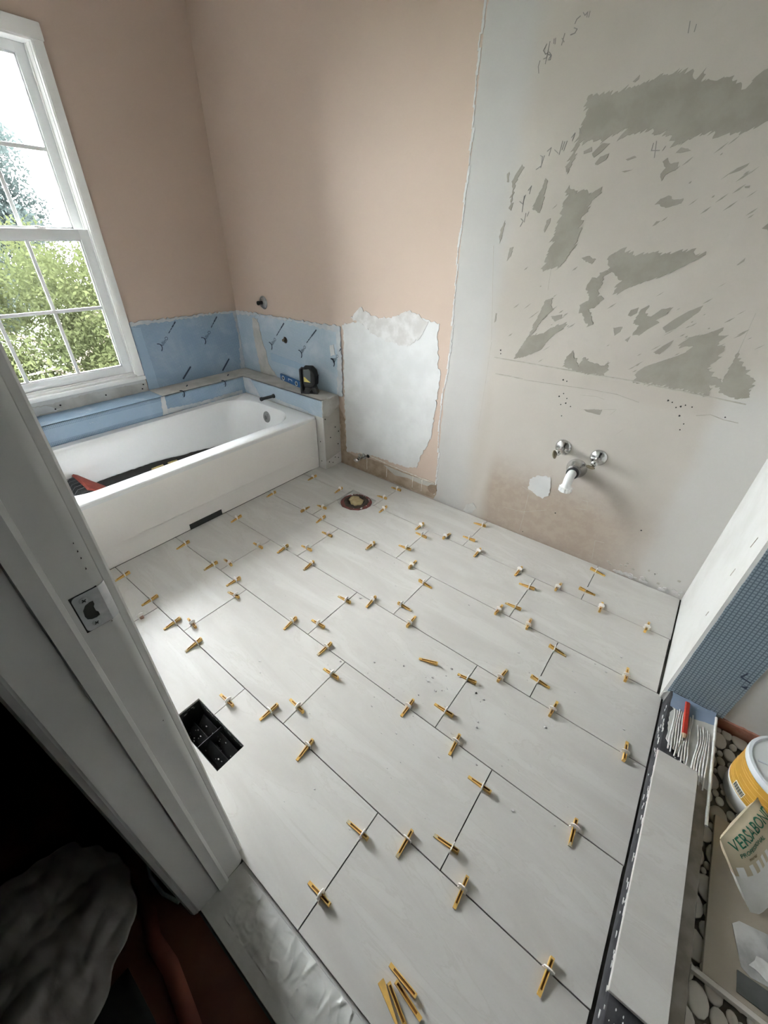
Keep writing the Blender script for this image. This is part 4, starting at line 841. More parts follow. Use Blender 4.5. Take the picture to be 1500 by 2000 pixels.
# --- bathtub
def rrect(x0, x1, y0, y1, r, k=12):
    out = []
    for (cx, cy, a0) in ((x1-r, y1-r, 0), (x0+r, y1-r, PI/2), (x0+r, y0+r, PI), (x1-r, y0+r, 1.5*PI)):
        for i in range(k+1):
            a = a0 + i*PI/2/k; out.append((cx + r*math.cos(a), cy + r*math.sin(a)))
    return out
tub = thing('bathtub', 'white enamelled alcove bathtub below the window', 'bathtub')
rings = []
for (x0, x1, y0, y1, r, z) in ((-1.261, -0.516, -1.40, 0.1440, 0.012, 0.335), (-1.261, -0.5155, -1.40, 0.1440, 0.012, 0.362), (-1.260, -0.5185, -1.398, 0.1430, 0.012, 0.3675), (-1.257, -0.524, -1.395, 0.140, 0.012, 0.370),
        (-1.205, -0.598, -1.335, 0.080, 0.19, 0.370), (-1.199, -0.606, -1.328, 0.072, 0.185, 0.366), (-1.192, -0.614, -1.316, 0.064, 0.18, 0.354), (-1.184, -0.622, -1.300, 0.056, 0.175, 0.325),
        (-1.168, -0.640, -1.24, 0.040, 0.165, 0.22), (-1.150, -0.660, -1.16, 0.022, 0.15, 0.12), (-1.125, -0.69, -1.09, -0.005, 0.13, 0.072), (-1.07, -0.74, -1.02, -0.06, 0.10, 0.056)):
    rings.append([(p[0], p[1], z) for p in rrect(x0, x1, y0, y1, r)])
tm = MB(); n = len(rings[0]); vs = [p for r_ in rings for p in r_]; fs = []
for i in range(len(rings)-1):
    for j in range(n): fs.append((i*n+j, i*n+(j+1) % n, (i+1)*n+(j+1) % n, (i+1)*n+j))
fs.append(tuple((len(rings)-1)*n+j for j in range(n)))
tm.add(vs, fs); tm.build('basin', M['enamel'], tub, 28)
ap = MB(); prof = [(-0.5165, 0.352), (-0.5155, 0.340), (-0.5155, 0.128), (-0.5165, 0.119), (-0.5215, 0.115), (-0.5220, 0.108), (-0.5220, 0.002), (-0.535, 0.002), (-0.535, 0.352)]
cut0, cut1 = -0.832, -0.634
ap.prism([(x, z) for x, z in prof], 1, cut1, 0.040); ap.prism(prof, 1, -1.40, cut0)
ap.prism([(x, z) if z > 0.05 else (x, 0.034) for x, z in prof], 1, cut0, cut1)
NS = 9; k = len(prof); vs = []; fs = []
for i in range(NS+1):
    y = 0.040 + (0.1435-0.040)*i/NS; u = min(1.0, i/(NS-1)); u = u*u*(3-2*u)
    for (x, z) in prof: vs.append((x + (max(x, -0.5155)-x)*u if x > -0.53 else x, y, z - (0.05*u if 0.1 < z < 0.14 else 0)))
for i in range(NS):
    for j in range(k): fs.append((i*k+j, i*k+(j+1) % k, (i+1)*k+(j+1) % k, (i+1)*k+j))
fs.append(tuple(NS*k+j for j in range(k))); ap.add(vs, fs)
ap.build('apron', M['apron'], tub, 25)
plabel(MB().bbox(-0.545, -0.5190, cut0, cut1, 0.002, 0.034, 0.0015).build('toe_slot', M['rubber'], tub), 'black block standing in for the dark slot under the apron')  # solid black block, its colour standing in for shade inside the opening
MB().bbox(-0.545, -0.513, -1.300, -1.262, 0.0, 0.026, 0.001).build('toe_slot', M['rubber'], tub)
ov = MB().lathe([(0.040, 0), (0.039, 0.005), (0.030, 0.009), (0.010, 0.011), (0, 0.011)], (0, 0, 0), 'Z', 28)
oo = ov.build('overflow_plate', M['chrome_dull'], tub, 40); oo.location = (-0.915, 0.056, 0.292); oo.rotation_euler = (math.radians(81), 0, 0)
lv = MB().bbox(-0.005, 0.005, -0.016, 0.010, 0.009, 0.022, 0.002).lathe([(0.004, 0.009), (0.004, 0.013), (0, 0.013)], (0.020, 0.012, 0), 'Z', 10).lathe([(0.004, 0.009), (0.004, 0.013), (0, 0.013)], (-0.020, -0.012, 0), 'Z', 10)
l2 = lv.build('trip_lever', M['chrome_dull'], oo, 30); l2.rotation_euler = (0, 0, 0.5)
crumbs = MB(); rr = random.Random(9)
for i in range(46):
    crumbs.ico((rr.uniform(-0.59, -0.53), rr.uniform(-1.22, -0.92), 0.3705), rr.uniform(0.001, 0.0045), 1, 0, (1.3, 1.3, 0.25), 0.4)
pstuff(crumbs.build('plaster_crumbs', M['skim'], tub))

# mat and scraps in the tub
def crumple(x0, x1, y0, y1, nx, ny, fz, name, mat, parent=None, thick=0.003):
    b = ground_patch(x0, x1, y0, y1, nx, ny, fz)
    o = b.build(name, mat, parent, 80); md = o.modifiers.new('thick', 'SOLIDIFY'); md.thickness = thick; return o
sec = [(-0.72, 0.066), (-0.80, 0.063), (-0.95, 0.063), (-1.06, 0.066), (-1.108, 0.080), (-1.130, 0.112), (-1.1405, 0.150)]
vs = []; fs = []; ny = 60
for j in range(ny+1):
    y = -1.04 + 0.98*j/ny; top = 0.150 - 0.050*max(0, (y+0.70)/0.64) + 0.006*mnoise.noise(Vector((y*9, 3, 1))) + 0.004*mnoise.noise(Vector((y*31, 1, 1)))
    for k_, (x, z) in enumerate(sec):
        f_ = min(1.0, (z-0.06)/0.09); zz = z if k_ < 4 else 0.066 + (z-0.066)*(top-0.066)/0.084
        if k_ >= 4: x = -1.06 + (x+1.06)*((top-0.066)/0.084)**0.5
        vs.append((x, y, zz + 0.003*mnoise.noise(Vector((x*14, y*9, 0)))*(k_ < 5)))
k = len(sec)
for j in range(ny):
    for i in range(k-1): fs.append((j*k+i, (j+1)*k+i, (j+1)*k+i+1, j*k+i+1))
o = MB().add(vs, fs).build('tub_mat', M['rubber'], None, 80); o.modifiers.new('thick', 'SOLIDIFY').thickness = 0.003
tag(o, 'black protective mat lining the bottom of the bathtub', 'mat')
for i, (x, y, z, l, a, lab) in enumerate(((-1.112, -0.580, 0.092, 0.060, 1.45, 'small yellow wood scrap lying on the black tub mat, nearest the overflow'), (-1.112, -0.680, 0.092, 0.075, 1.62, 'longer yellow wood scrap lying on the black tub mat, nearest the red bag'))):
    b = MB().bbox(-l/2, l/2, -0.007, 0.007, 0, 0.042, 0.002); o = b.build('wood_scrap', M['wood_scrap']); o.location = (x, y, z); o.rotation_euler = (0.35, 0, a); tag(o, lab, 'scrap', 'wood scraps in the tub')
# black and red knee pad bag in the near end of the tub
bag = thing('tool_bag', 'black tool bag with a brick red flap lying in the near end of the tub', 'bag', (-1.03, -1.10, 0.0))
def soft(poly, x0, x1, name, mat, nx=10, dz=0.0):
    """profile (y, z) swept along x with sagging ends"""
    n_ = len(poly); vs = []; fs = []
    for i in range(nx+1):
        u = i/nx; e = 0.94 + 0.06*(1-abs(2*u-1)**3); x = x0+(x1-x0)*u
        for (y, z) in poly: vs.append((x, y*e, 0.072 + (z-0.072)*e*(1-0.10*u) + 0.003*mnoise.noise(Vector((x*20, y*20, dz)))))
    for i in range(nx):
        for j in range(n_): fs.append((i*n_+j, i*n_+(j+1) % n_, (i+1)*n_+(j+1) % n_, (i+1)*n_+j))
    fs += [tuple(range(n_))[::-1], tuple(nx*n_+j for j in range(n_))]
    return MB().add(vs, fs).build(name, mat, bag, 35)
soft([(-0.16, 0.078), (-0.155, 0.150), (-0.14, 0.178), (-0.07, 0.215), (-0.006, 0.240), (0.012, 0.226), (0.06, 0.160), (0.085, 0.105), (0.085, 0.078)], -0.105, 0.08, 'body', M['black_fabric'])
plabel(soft([(-0.010, 0.243), (0.002, 0.251), (0.020, 0.238), (0.070, 0.178), (0.112, 0.135), (0.118, 0.110), (0.104, 0.108), (0.070, 0.150), (0.016, 0.226)], -0.108, 0.085, 'flap', M['red_fabric'], 10, 4.0), 'brick red folded flap')
st = MB()
for i in range(5):
    x = -0.085 + i*0.034
    zf = lambda y_: 0.243 + (y_+0.006)*0.40 - 0.010*(i/4)
    st.tube([(x+0.018, -0.012, zf(-0.012)), (x-0.004, -0.040, zf(-0.040)), (x+0.018, -0.068, zf(-0.068)), (x-0.004, -0.100, zf(-0.100))], 0.0017, 5)
st.build('stitching', M['grey_stitch'], bag)

# --- tub wall pipes
t = thing('spout_pipe', 'short black pipe stub poking from the blue board over the tub', 'pipe', (-0.930, 0.1465, 0.415))
MB().tube([(0, 0.004, 0), (0, -0.100, 0.004)], 0.0105, 14).lathe([(0.012, 0.096), (0.0135, 0.100), (0.0135, 0.112), (0.009, 0.113), (0.008, 0.100), (0, 0.100)], (0, 0, 0.004), '-Y', 14).build('pipe', M['rubber'], t, 40)
MB().lathe([(0.016, -0.001), (0.015, 0.006), (0.011, 0.007)], (0, 0, 0), '-Y', 8).build('collar', M['rubber'], t)
t = thing('shower_arm_stub', 'round grey escutcheon with a black pipe end on the pink wall', 'pipe', (-1.117, YW, 0.972))
MB().lathe([(0.041, 0), (0.040, 0.003), (0.034, 0.006), (0.030, 0.005), (0.020, 0.010), (0.013, 0.012)], (0, 0, 0), '-Y', 28).build('escutcheon', M['chrome_dull'], t, 30)
MB().tube([(0, 0, 0), (0, -0.040, 0.0)], 0.010, 12).lathe([(0.013, 0.035), (0.013, 0.047), (0.005, 0.047), (0, 0.042)], (0, 0, 0), '-Y', 8).build('pipe_end', M['rubber'], t, 30)
t = thing('valve_stub', 'broken dark pipe hole in the blue board beside the corner', 'pipe', (-0.925, YW-0.006, 0.762))
MB().lathe([(0.021, 0), (0.018, 0.003), (0.010, 0.002), (0, 0.001)], (0, 0, 0), '-Y', 9).build('hole', M['dark_ring'], t)
MB().tube([(0, 0.0, 0), (0.002, -0.022, 0.002)], 0.009, 10).tube([(0.004, -0.012, 0.004), (0.016, -0.020, 0.026)], [0.005, 0.002], 6).build('pipe_end', M['brass_dark'], t, 40)

# --- laser level and torpedo level on the ledge
ll = thing('laser_level', 'black cross-line laser level standing on the tub ledge', 'laser level', (-0.612, 0.212, 0.490), 0.60)
b = MB()
octo = [(-0.045, 0.058), (-0.030, 0.040), (0.030, 0.040), (0.050, 0.062), (0.054, 0.105), (0.046, 0.150), (0.020, 0.176), (-0.028, 0.176), (-0.045, 0.160)]
def taper(poly, y0, y1, s1, c, mb, mi=0):
    k = len(poly); vs = [(p[0], y0, p[1]) for p in poly] + [((p[0]-c[0])*s1+c[0], y1, (p[1]-c[1])*s1+c[1]) for p in poly]
    fs = [tuple(range(k, 2*k))] + [tuple(range(k))[::-1]] + [(i, (i+1) % k, k+(i+1) % k, k+i) for i in range(k)]
    mb.add(vs, [f[::-1] for f in fs], mi)
taper(octo, 0.0, -0.046, 0.80, (0.0, 0.108), b); taper(octo, 0.0, 0.034, 0.86, (0.0, 0.108), b, 0)
bm_ = b.build('housing', M['black_plastic'], ll)
for p_ in (bm_,):
    md = p_.modifiers.new('bev', 'BEVEL'); md.width = 0.004; md.segments = 2; md.limit_method = 'ANGLE'
MB().bbox(-0.064, -0.050, -0.032, 0.032, 0.0, 0.158, 0.004).bbox(-0.062, 0.030, -0.030, 0.030, 0.0, 0.012, 0.004).build('bracket', M['black_plastic'], ll, 30)
MB().prism([(0.020, 0.0), (0.048, 0.0), (0.034, 0.042), (0.010, 0.042)], 1, -0.028, 0.028).prism([(-0.040, 0.0), (-0.008, 0.0), (0.002, 0.044), (-0.030, 0.044)], 1, -0.030, 0.030).build('foot', M['black_plastic'], ll)
wv = MB(); wv.prism([(-0.033, 0.085), (0.010, 0.080), (0.014, 0.150), (0.004, 0.164), (-0.031, 0.160)], 1, -0.0475, -0.040); wv.build('laser_window', M['lens'], ll)
yl = MB(); yl.prism([(-0.031, 0.085), (0.010, 0.081), (-0.010, 0.098), (-0.022, 0.112), (-0.031, 0.116)], 1, -0.0485, -0.046); plabel(yl.build('warning_label', M['yellow_label'], ll), 'yellow warning label')
MB().bbox(-0.032, 0.028, -0.047, -0.040, 0.052, 0.064, 0.002).build('switch_bar', M['rubber'], ll, 30)
MB().bbox(0.030, 0.052, -0.020, 0.02, 0.108, 0.116, 0.002).build('knob', M['rubber'], ll, 30)
tl = thing('torpedo_level', 'small blue torpedo level with white vial rings beside the laser', 'level', (-0.992, 0.279, 0.490), -0.165)
MB().bbox(0, 0.265, -0.008, 0.008, 0, 0.042, 0.003).build('body', M['level_blue'], tl, 30)
for (x, full) in ((0.045, 1), (0.215, 1)):
    rg = MB(); k = 20
    pts_ = [(x+0.0135*math.cos(q), -0.0095, 0.021+0.0135*math.sin(q)) for q in [2*PI*i/k for i in range(k+1)]]
    rg.tube(pts_, 0.0028, 6); rg.build('vial_ring', M['white_plastic'], tl, 60)
    MB().lathe([(0.0105, 0), (0.0105, 0.001), (0, 0.001)], (x, -0.008, 0.021), '-Y', 18).build('vial', M['lens'], tl)
MB().bbox(0.110, 0.160, -0.0095, -0.006, 0.029, 0.034, 0.001).bbox(0.110, 0.115, -0.0095, -0.006, 0.016, 0.034, 0.001).bbox(0.155, 0.160, -0.0095, -0.006, 0.022, 0.034, 0.001).build('vial_frame', M['white_plastic'], tl)
MB().bbox(0.258, 0.2665, -0.0085, 0.0085, -0.0, 0.0425, 0.002).build('end_cap', M['white_plastic'], tl)

# --- toilet flange with a rag stuffed in it
tf = thing('toilet_flange', 'rusty red round toilet flange set in the tile cut-out', 'flange', (-0.016, -0.032, -0.0085))
rr = random.Random(2); ring = MB(); k = 36; vs = []; fs = []
prof = [(0.052, 0.001), (0.060, 0.005), (0.074, 0.006), (0.092, 0.004), (0.097, 0.0)]
for i in range(k):
    a = 2*PI*i/k
    for (r_, h) in prof: vs.append(((r_+rr.uniform(-0.0025, 0.0025))*math.cos(a), (r_+rr.uniform(-0.0025, 0.0025))*math.sin(a), h+rr.uniform(0, 0.002)))
m_ = len(prof)
for i in range(k):
    for j in range(m_-1): fs.append((i*m_+j, i*m_+j+1, ((i+1) % k)*m_+j+1, ((i+1) % k)*m_+j))
ring.add(vs, fs); ring.build('ring', M['red_brown'], tf, 60)
wx = MB(); vs = []; fs = []; prof = [(0.046, -0.002), (0.050, 0.008), (0.062, 0.011), (0.074, 0.008), (0.078, 0.004)]
for i in range(k):
    a = 2*PI*i/k
    for (r_, h) in prof: vs.append(((r_+rr.uniform(-0.004, 0.004))*math.cos(a), (r_+rr.uniform(-0.004, 0.004))*math.sin(a), h+rr.uniform(-0.001, 0.003)))
for i in range(k):
    for j in range(m_-1): fs.append((i*m_+j, i*m_+j+1, ((i+1) % k)*m_+j+1, ((i+1) % k)*m_+j))
wx.add(vs, fs); wx.build('wax_ring', M['dark_ring'], tf, 60)
MB().lathe([(0.052, 0.0), (0, 0.0)], (0, 0, 0.0015), 'Z', 24).build('pipe_mouth', M['hole'], tf)
bt = MB()
for a in (2.6, -0.5): bt.ico((0.085*math.cos(a), 0.085*math.sin(a), 0.008), 0.007, 1, 0, (1, 1, 0.7), 0.2)
for i in range(14):
    a = rr.uniform(0, 2*PI); bt.ico((0.08*math.cos(a), 0.08*math.sin(a), 0.009), rr.uniform(0.0015, 0.004), 1, 0, (1, 1, 0.6), 0.3)
pstuff(bt.build('mortar_bits', M['smear'], tf))
rg = MB()
for (cx, cy, sx, sy, sd) in ((-0.020, 0.004, 0.030, 0.036, 1), (0.020, -0.006, 0.028, 0.040, 2), (0.0, -0.020, 0.026, 0.024, 3)):
    bm = bmesh.new(); bmesh.ops.create_icosphere(bm, subdivisions=3, radius=1); bm.verts.index_update()
    rg.add([(cx + v.co.x*sx*(1+0.3*mnoise.noise(v.co*1.7+Vector((sd, 0, 0)))), cy + v.co.y*sy*(1+0.3*mnoise.noise(v.co*1.7+Vector((0, sd, 0)))), 0.012+v.co.z*0.015*(1+0.6*mnoise.noise(v.co*3+Vector((sd, sd, 0))))) for v in bm.verts], [[v.index for v in f.verts] for f in bm.faces]); bm.free()
o = rg.build('rag', M['rag'], None, 80); o.location = (-0.016, -0.032, -0.008); tag(o, 'tan rag stuffed into the toilet drain hole', 'rag')

# --- stop valves, drain
def valve(name, label, loc, hrot, hoff):
    t = thing(name, label, 'valve', loc, 0, 'stop valves under the missing sink')
    MB().lathe([(0.037, 0), (0.036, 0.004), (0.028, 0.010), (0.016, 0.014), (0.013, 0.016)], (0, 0, 0), '-Y', 28).build('escutcheon', M['chrome'], t, 40)
    MB().tube([(0, 0, 0), (0, -0.055, -0.002)], 0.0085, 12).lathe([(0.013, 0.048), (0.013, 0.076), (0.008, 0.080), (0, 0.080)], (0, 0, -0.003), '-Y', 12).tube([(0, -0.062, 0), (hoff[0]*0.6, -0.064, hoff[1]*0.6), hoff_p(hoff)], 0.0065, 10).build('valve_body', M['chrome'], t, 40)
    h = MB().lathe([(0, -0.008), (0.012, -0.007), (0.0205, -0.002), (0.0205, 0.002), (0.012, 0.007), (0, 0.008)], (0, 0, 0), 'Z', 20, squash=(1.0, 0.62))
    h.build('handle', M['brass_dark'], t, 50); ho = [c for c in bpy.data.objects if c.parent == t and c.name.startswith('handle')][0]
    ho.location = hoff_p(hoff); ho.rotation_euler = hrot
    return t
def hoff_p(h): return (h[0], -0.080, h[1])
valve('stop_valve', 'left chrome stop valve with a dark upright oval handle', (0.996, YW, 0.553), (0.3, 1.25, 0.0), (-0.012, -0.012))
valve('stop_valve', 'right chrome stop valve with a flat brass oval handle', (1.155, YW, 0.550), (-0.5, 0.1, 0.1), (-0.010, -0.020))
dr = thing('drain_pipe', 'chrome drain collar with a white plastic elbow on the wall', 'pipe', (1.080, YW, 0.470))
MB().lathe([(0.047, 0), (0.046, 0.004), (0.040, 0.012), (0.031, 0.034), (0.028, 0.040)], (0, 0, 0), '-Y', 30).build('escutcheon', M['chrome'], dr, 40)
MB().lathe([(0.029, 0.036), (0.031, 0.040), (0.031, 0.056), (0.026, 0.060)], (0, 0, 0), '-Y', 10).build('slip_nut', M['chrome_dull'], dr, 20)
MB().lathe([(0.027, 0.055), (0.028, 0.058), (0.028, 0.068), (0.022, 0.070), (0.018, 0.069)], (0, 0, 0), '-Y', 24).build('rubber_washer', M['rubber'], dr, 30)
MB().tube([(0, -0.055, 0), (0, -0.080, 0), (0, -0.098, -0.004), (0, -0.110, -0.016), (0, -0.115, -0.036), (0, -0.116, -0.055)], 0.0195, 20).build('elbow', M['pvc'], dr, 60)
cn = MB()
for i in range(12):
    a = 2*PI*i/12; cn.box(0.0255*math.cos(a)-0.004, 0.0255*math.cos(a)+0.004, -0.116+0.0255*math.sin(a)-0.004, -0.116+0.0255*math.sin(a)+0.004, -0.068, -0.050)
cn.lathe([(0.020, -0.048), (0.0265, -0.050), (0.0265, -0.070), (0.020, -0.070)], (0, -0.116, 0), 'Z', 24).build('coupling_nut', M['pvc'], dr, 30)
ts = thing('angle_stop', 'small bright chrome water valve low on the wall behind the flange', 'valve', (-0.235, YW-0.001, 0.112))
MB().lathe([(0.022, 0), (0.020, 0.004), (0.010, 0.007)], (0, 0, 0), '-Y', 18).tube([(0, 0, 0), (0, -0.050, 0)], 0.008, 10).build('pipe_stub', M['chrome'], ts, 40)
MB().lathe([(0.012, 0.030), (0.0135, 0.034), (0.0135, 0.060), (0.010, 0.064), (0, 0.064)], (0, 0, 0), '-Y', 12).tube([(0, -0.046, 0), (0, -0.046, 0.030)], 0.009, 10).build('valve_body', M['chrome'], ts, 40)
MB().lathe([(0, -0.006), (0.012, -0.005), (0.019, 0), (0.012, 0.005), (0, 0.006)], (-0.006, -0.078, -0.004), 'Y', 18, squash=(1.1, 0.7)).build('handle', M['chrome'], ts, 50)
MB().lathe([(0.013, 0), (0.012, 0.004), (0, 0.002)], (0.036, 0, 0.012), '-Y', 8).build('wall_hole', M['hole'], ts)

# --- heating duct opening in the floor
du = thing('floor_duct', 'open black sheet metal heating duct sunk into the tile floor', 'duct', (0, 0, 0))
b = MB(); T_ = 0.0025
b.box(RX0, RX0+T_, RY0, RY1, -0.17, -0.009); b.box(RX1-T_, RX1, RY0, RY1, -0.17, -0.009); b.box(RX0, RX1, RY0, RY0+T_, -0.17, -0.009); b.box(RX0, RX1, RY1-T_, RY1, -0.17, -0.009); b.box(RX0, RX1, RY0, RY1, -0.172, -0.168)
b.build('duct_box', M['black_metal'], du)
xm = (RX0+RX1)/2
MB().box(xm-0.0012, xm+0.0012, RY0+0.004, RY1-0.003, -0.10, -0.030).build('divider', M['black_metal'], du)
for (xa, xb_) in ((RX0+0.035, xm-0.004), (xm+0.004, RX1-0.012)):
    for k_ in range(2):
        y = RY0 + 0.020 + k_*0.036
        MB().prism([(y, -0.075), (y+0.003, -0.075), (y+0.028, -0.045), (y+0.026, -0.043)], 0, xa, xb_).build('damper_blade', M['black_metal'], du)
rr = random.Random(31); sp_ = MB()
for i in range(34):
    sp_.ico((rr.uniform(RX0+0.05, RX1-0.01), rr.uniform(RY0+0.01, RY1-0.01), rr.uniform(-0.058, -0.045)), rr.uniform(0.0006, 0.0022), 1, 0, (1.6, 1, 0.5), 0.4)
for i in range(26):
    sp_.ico((rr.uniform(RX0, RX1), RY1-0.003, rr.uniform(-0.018, -0.009)), rr.uniform(0.001, 0.003), 1, 0, (1.8, 0.6, 0.6), 0.4)
for i in range(12):
    sp_.ico((RX0+0.004, rr.uniform(RY0, RY1), rr.uniform(-0.03, -0.012)), rr.uniform(0.001, 0.003), 1, 0, (0.6, 1.8, 0.6), 0.4)
pstuff(sp_.build('plaster_splashes', M['grey_speck'], du))

# --- levelling clips, each with its own wedge
def clip_base(broken=False):
    b = MB(); w = 0.0120; t_ = 0.0014
    b.prism([(-w, -0.006), (-w, 0.004), (-w*0.82, 0.007), (-w*0.82, 0.011), (-w*1.04, 0.0145), (-w*0.95, 0.021), (-w*0.4, 0.026), (w*0.4, 0.026), (w*0.95, 0.021), (w*1.04, 0.0145), (w*0.82, 0.011), (w*0.82, 0.007), (w, 0.004), (w, -0.006)], 1, -t_, t_)
    return b.mesh('clip_tab', M['clip'])
def wedge_mesh(name='wedge', thin=0.046, fat=0.027, hfat=0.0150, hthin=0.0040, w=0.0044, dust=0):
    """tapered U channel lying along local Y: thin end towards -Y"""
    b = MB(); y0, y1 = -thin, fat; wi = w*0.50
    def ring(y, h): 
        f = 0.30 * h
        return [(-w, y, 0.0003), (w, y, 0.0003), (w, y, h), (wi, y, h), (wi, y, f), (-wi, y, f), (-wi, y, h), (-w, y, h)]
    secs = [ring(y0, hthin), ring(y0+(y1-y0)*0.55, hthin+(hfat-hthin)*0.55), ring(y1-0.004, hfat), ]
    vs = [p for s_ in secs for p in s_]; fs = []
    for i in range(2):
        for j in range(8): fs.append((i*8+j, (i+1)*8+j, (i+1)*8+(j+1) % 8, i*8+(j+1) % 8))
    fs.append((0, 1, 2, 3, 4, 5, 6, 7))
    b.add(vs, fs)
    b.mi = [0]*len(b.f)
    for i in range(len(b.f)):
        f = b.f[i]
        if len(f) == 4 and all((q % 8) in (3, 4, 5, 6) for q in f): b.mi[i] = 1
        if len(f) == 8: b.mi[i] = 2
    b.box(-w, w, y1-0.0045, y1, 0.0003, hfat*0.98)
    b.box(-w*0.98, w*0.98, y0-0.0005, y0+0.011, 0.0003, hthin+0.0008, dust)
    return b.mesh(name, [M['wedge'], M['wedge_in'], M['wedge_dusty']])
CM = clip_base(); WM = [wedge_mesh(), wedge_mesh(thin=0.050, fat=0.022, dust=2), wedge_mesh(thin=0.042, fat=0.030)]
ORD = ['first', 'second', 'third', 'fourth', 'fifth', 'sixth', 'seventh', 'eighth', 'ninth', 'tenth']
GRP = 'levelling clips wedged across the tile joints'
rr = random.Random(77)
def make_clip(x, y, rz, label, wi=0, red=False):
    t = thing('leveling_clip', label, 'tile clip', (x, y, 0), rz, GRP)
    c = link('clip_tab', CM, t); c.rotation_euler = (rr.uniform(-0.12, 0.12), rr.uniform(-0.06, 0.06), 0)
    if red:
        o = MB().prism([(-0.007, -0.012), (0.006, -0.014), (0.010, 0.004), (0.002, 0.016), (-0.008, 0.010)], 2, 0.0004, 0.008).build('wedge', M['wedge_red'], t); plabel(o, 'broken pinkish wedge stub'); return t
    w = link('wedge', WM[wi], t); w.rotation_euler = (0, 0, rr.uniform(-0.10, 0.10)); w.location = (0, rr.uniform(-0.004, 0.004), 0.0003)
    return t
JN = ['the long joint nearest the back wall', 'second long joint from back wall', 'third long joint from back wall', 'second long joint from doorway', 'the long joint nearest the doorway']
cnt = {}
for (k, x, d) in sorted(CLIPS_LONG):
    i = cnt.get(k, 0); cnt[k] = i+1
    lab = 'orange-wedged white clip, %s from the tub on %s' % (ORD[i], JN[k])
    make_clip(x, -k*PY, 0 if d < 0 else PI, lab, (i+k) % 3)
RN = ['tile row against back wall', 'second tile row from back wall', 'third tile row from back wall', 'third tile row from doorway', 'second tile row from doorway', 'tile row along doorway']
for r in range(6):
    grp = {}
    for (rw, n_, y, d) in CLIPS_SHORT:
        if rw == r: grp.setdefault(n_, []).append((y, d))
    for ji, n_ in enumerate(sorted(grp)):
        ys = sorted(grp[n_], reverse=True)
        for i, (y, d) in enumerate(ys):
            x = ROW_OFFSET[r] + n_*PX
            side = '' if len(ys) == 1 else (', farther clip' if i == 0 else ', nearer clip')
            lab = 'orange-wedged clip, %s cross joint from tub, %s%s' % (ORD[ji], RN[r], side)
            if d == 0: lab = 'broken pinkish tile clip on the cross joint beside the door jamb'
            make_clip(x, y, -PI/2 if d < 0 else PI/2, lab, (i+ji+r) % 3, red=(d == 0))

# --- loose wedges
def loose(label, p_thin, p_fat, tilt=0.0, grp=None, z=0.0006, flip=False):
    a, b_ = Vector(p_thin), Vector(p_fat); d = b_ - a; rz = math.atan2(d.y, d.x) - PI/2
    t = tag(link('loose_wedge', WM[0]), label, 'wedge', grp); c = a + d*0.66
    t.location = (c.x, c.y, z); t.rotation_euler = (0, tilt, rz); return t
loose('single loose orange wedge lying in the middle of the floor', (0.922, -0.731), (0.985, -0.712))
loose('single loose orange wedge lying just beyond the pile of three near the doorway', (1.322, -1.438), (1.380, -1.441), 0.0, 'loose wedges near the doorway')
loose('leftmost loose wedge of the pile of three, lying on its flat side', (1.376, -1.499), (1.316, -1.479), PI/2, 'loose wedges near the doorway', z=0.0060)
loose('middle loose orange wedge of the pile of three near the doorway', (1.392, -1.487), (1.334, -1.464), 0.0, 'loose wedges near the doorway')
loose('rightmost loose orange wedge of the pile of three near the doorway', (1.412, -1.460), (1.343, -1.451), 0.0, 'loose wedges near the doorway')

# --- crumbs of mortar on the tiles
rr = random.Random(101); cr = MB()
spots = [(0.95, -0.78, 0.12), (1.10, -0.72, 0.16), (1.05, -0.95, 0.2), (1.35, -0.45, 0.2), (0.8, -1.2, 0.3), (1.2, -1.0, 0.3), (0.4, -0.45, 0.3), (0.5, -1.4, 0.15), (1.45, -0.9, 0.2), (0.9, -0.5, 0.25)]
for i in range(170):
    sx, sy, sd = rr.choice(spots); x = rr.gauss(sx, sd); y = rr.gauss(sy, sd*0.7)
    if not (-0.4 < x < 1.66 and -1.5 < y < 0.27): continue
    if RX0-0.02 < x < RX1+0.02 and RY0-0.02 < y < RY1+0.02: continue
    if -0.14 < x < 0.10 and -0.15 < y < 0.08: continue
    s_ = rr.choice((0.001, 0.0013, 0.0018, 0.0018, 0.0028, 0.004)); cr.ico((x, y, s_*0.35+0.0005), s_, 1, 0, (1.3, 1.0, 0.6), 0.45)
tag(cr.build('mortar_crumbs', M['smear']), 'pale crumbs of dried mortar scattered over the floor tiles', 'debris', kind='stuff')

# --- shim at the end of the tub apron
tag(MB().bbox(-0.512, -0.506, -1.325, -1.308, 0.0005, 0.062, 0.001).build('wood_shim', M['wood_scrap']), 'thin wooden shim standing between tub apron and door jamb', 'shim')

# --- red carpenter's pencil on the curb
pc = thing('carpenter_pencil', 'flat red carpenter pencil lying on the combed thinset of the curb', 'pencil', (1.7515, -0.345, 0.0665), 0)
pr = [(-0.0075, 0), (-0.0045, 0.0042), (0.0045, 0.0042), (0.0075, 0), (0.0045, -0.0042), (-0.0045, -0.0042)]
MB().prism(pr, 1, -0.130, 0.0).build('body', M['red_pencil'], pc); b = MB()
k = 6; vs = [(p[0], -0.130, p[1]) for p in pr] + [(p[0]*0.45, -0.147, p[1]*0.6) for p in pr]
b.add(vs, [tuple(i for i in range(k))] + [(i, k+i, k+(i+1) % k, (i+1) % k) for i in range(k)] + [tuple(k+i for i in range(k))[::-1]]); b.build('sharpened_end', M['pencil_wood'], pc)
MB().tube([(0, -0.146, 0), (0, -0.156, 0)], [0.0028, 0.001], 6).build('lead', M['hole'], pc)
pc.rotation_euler = (0.0, 0.0, 0.03)

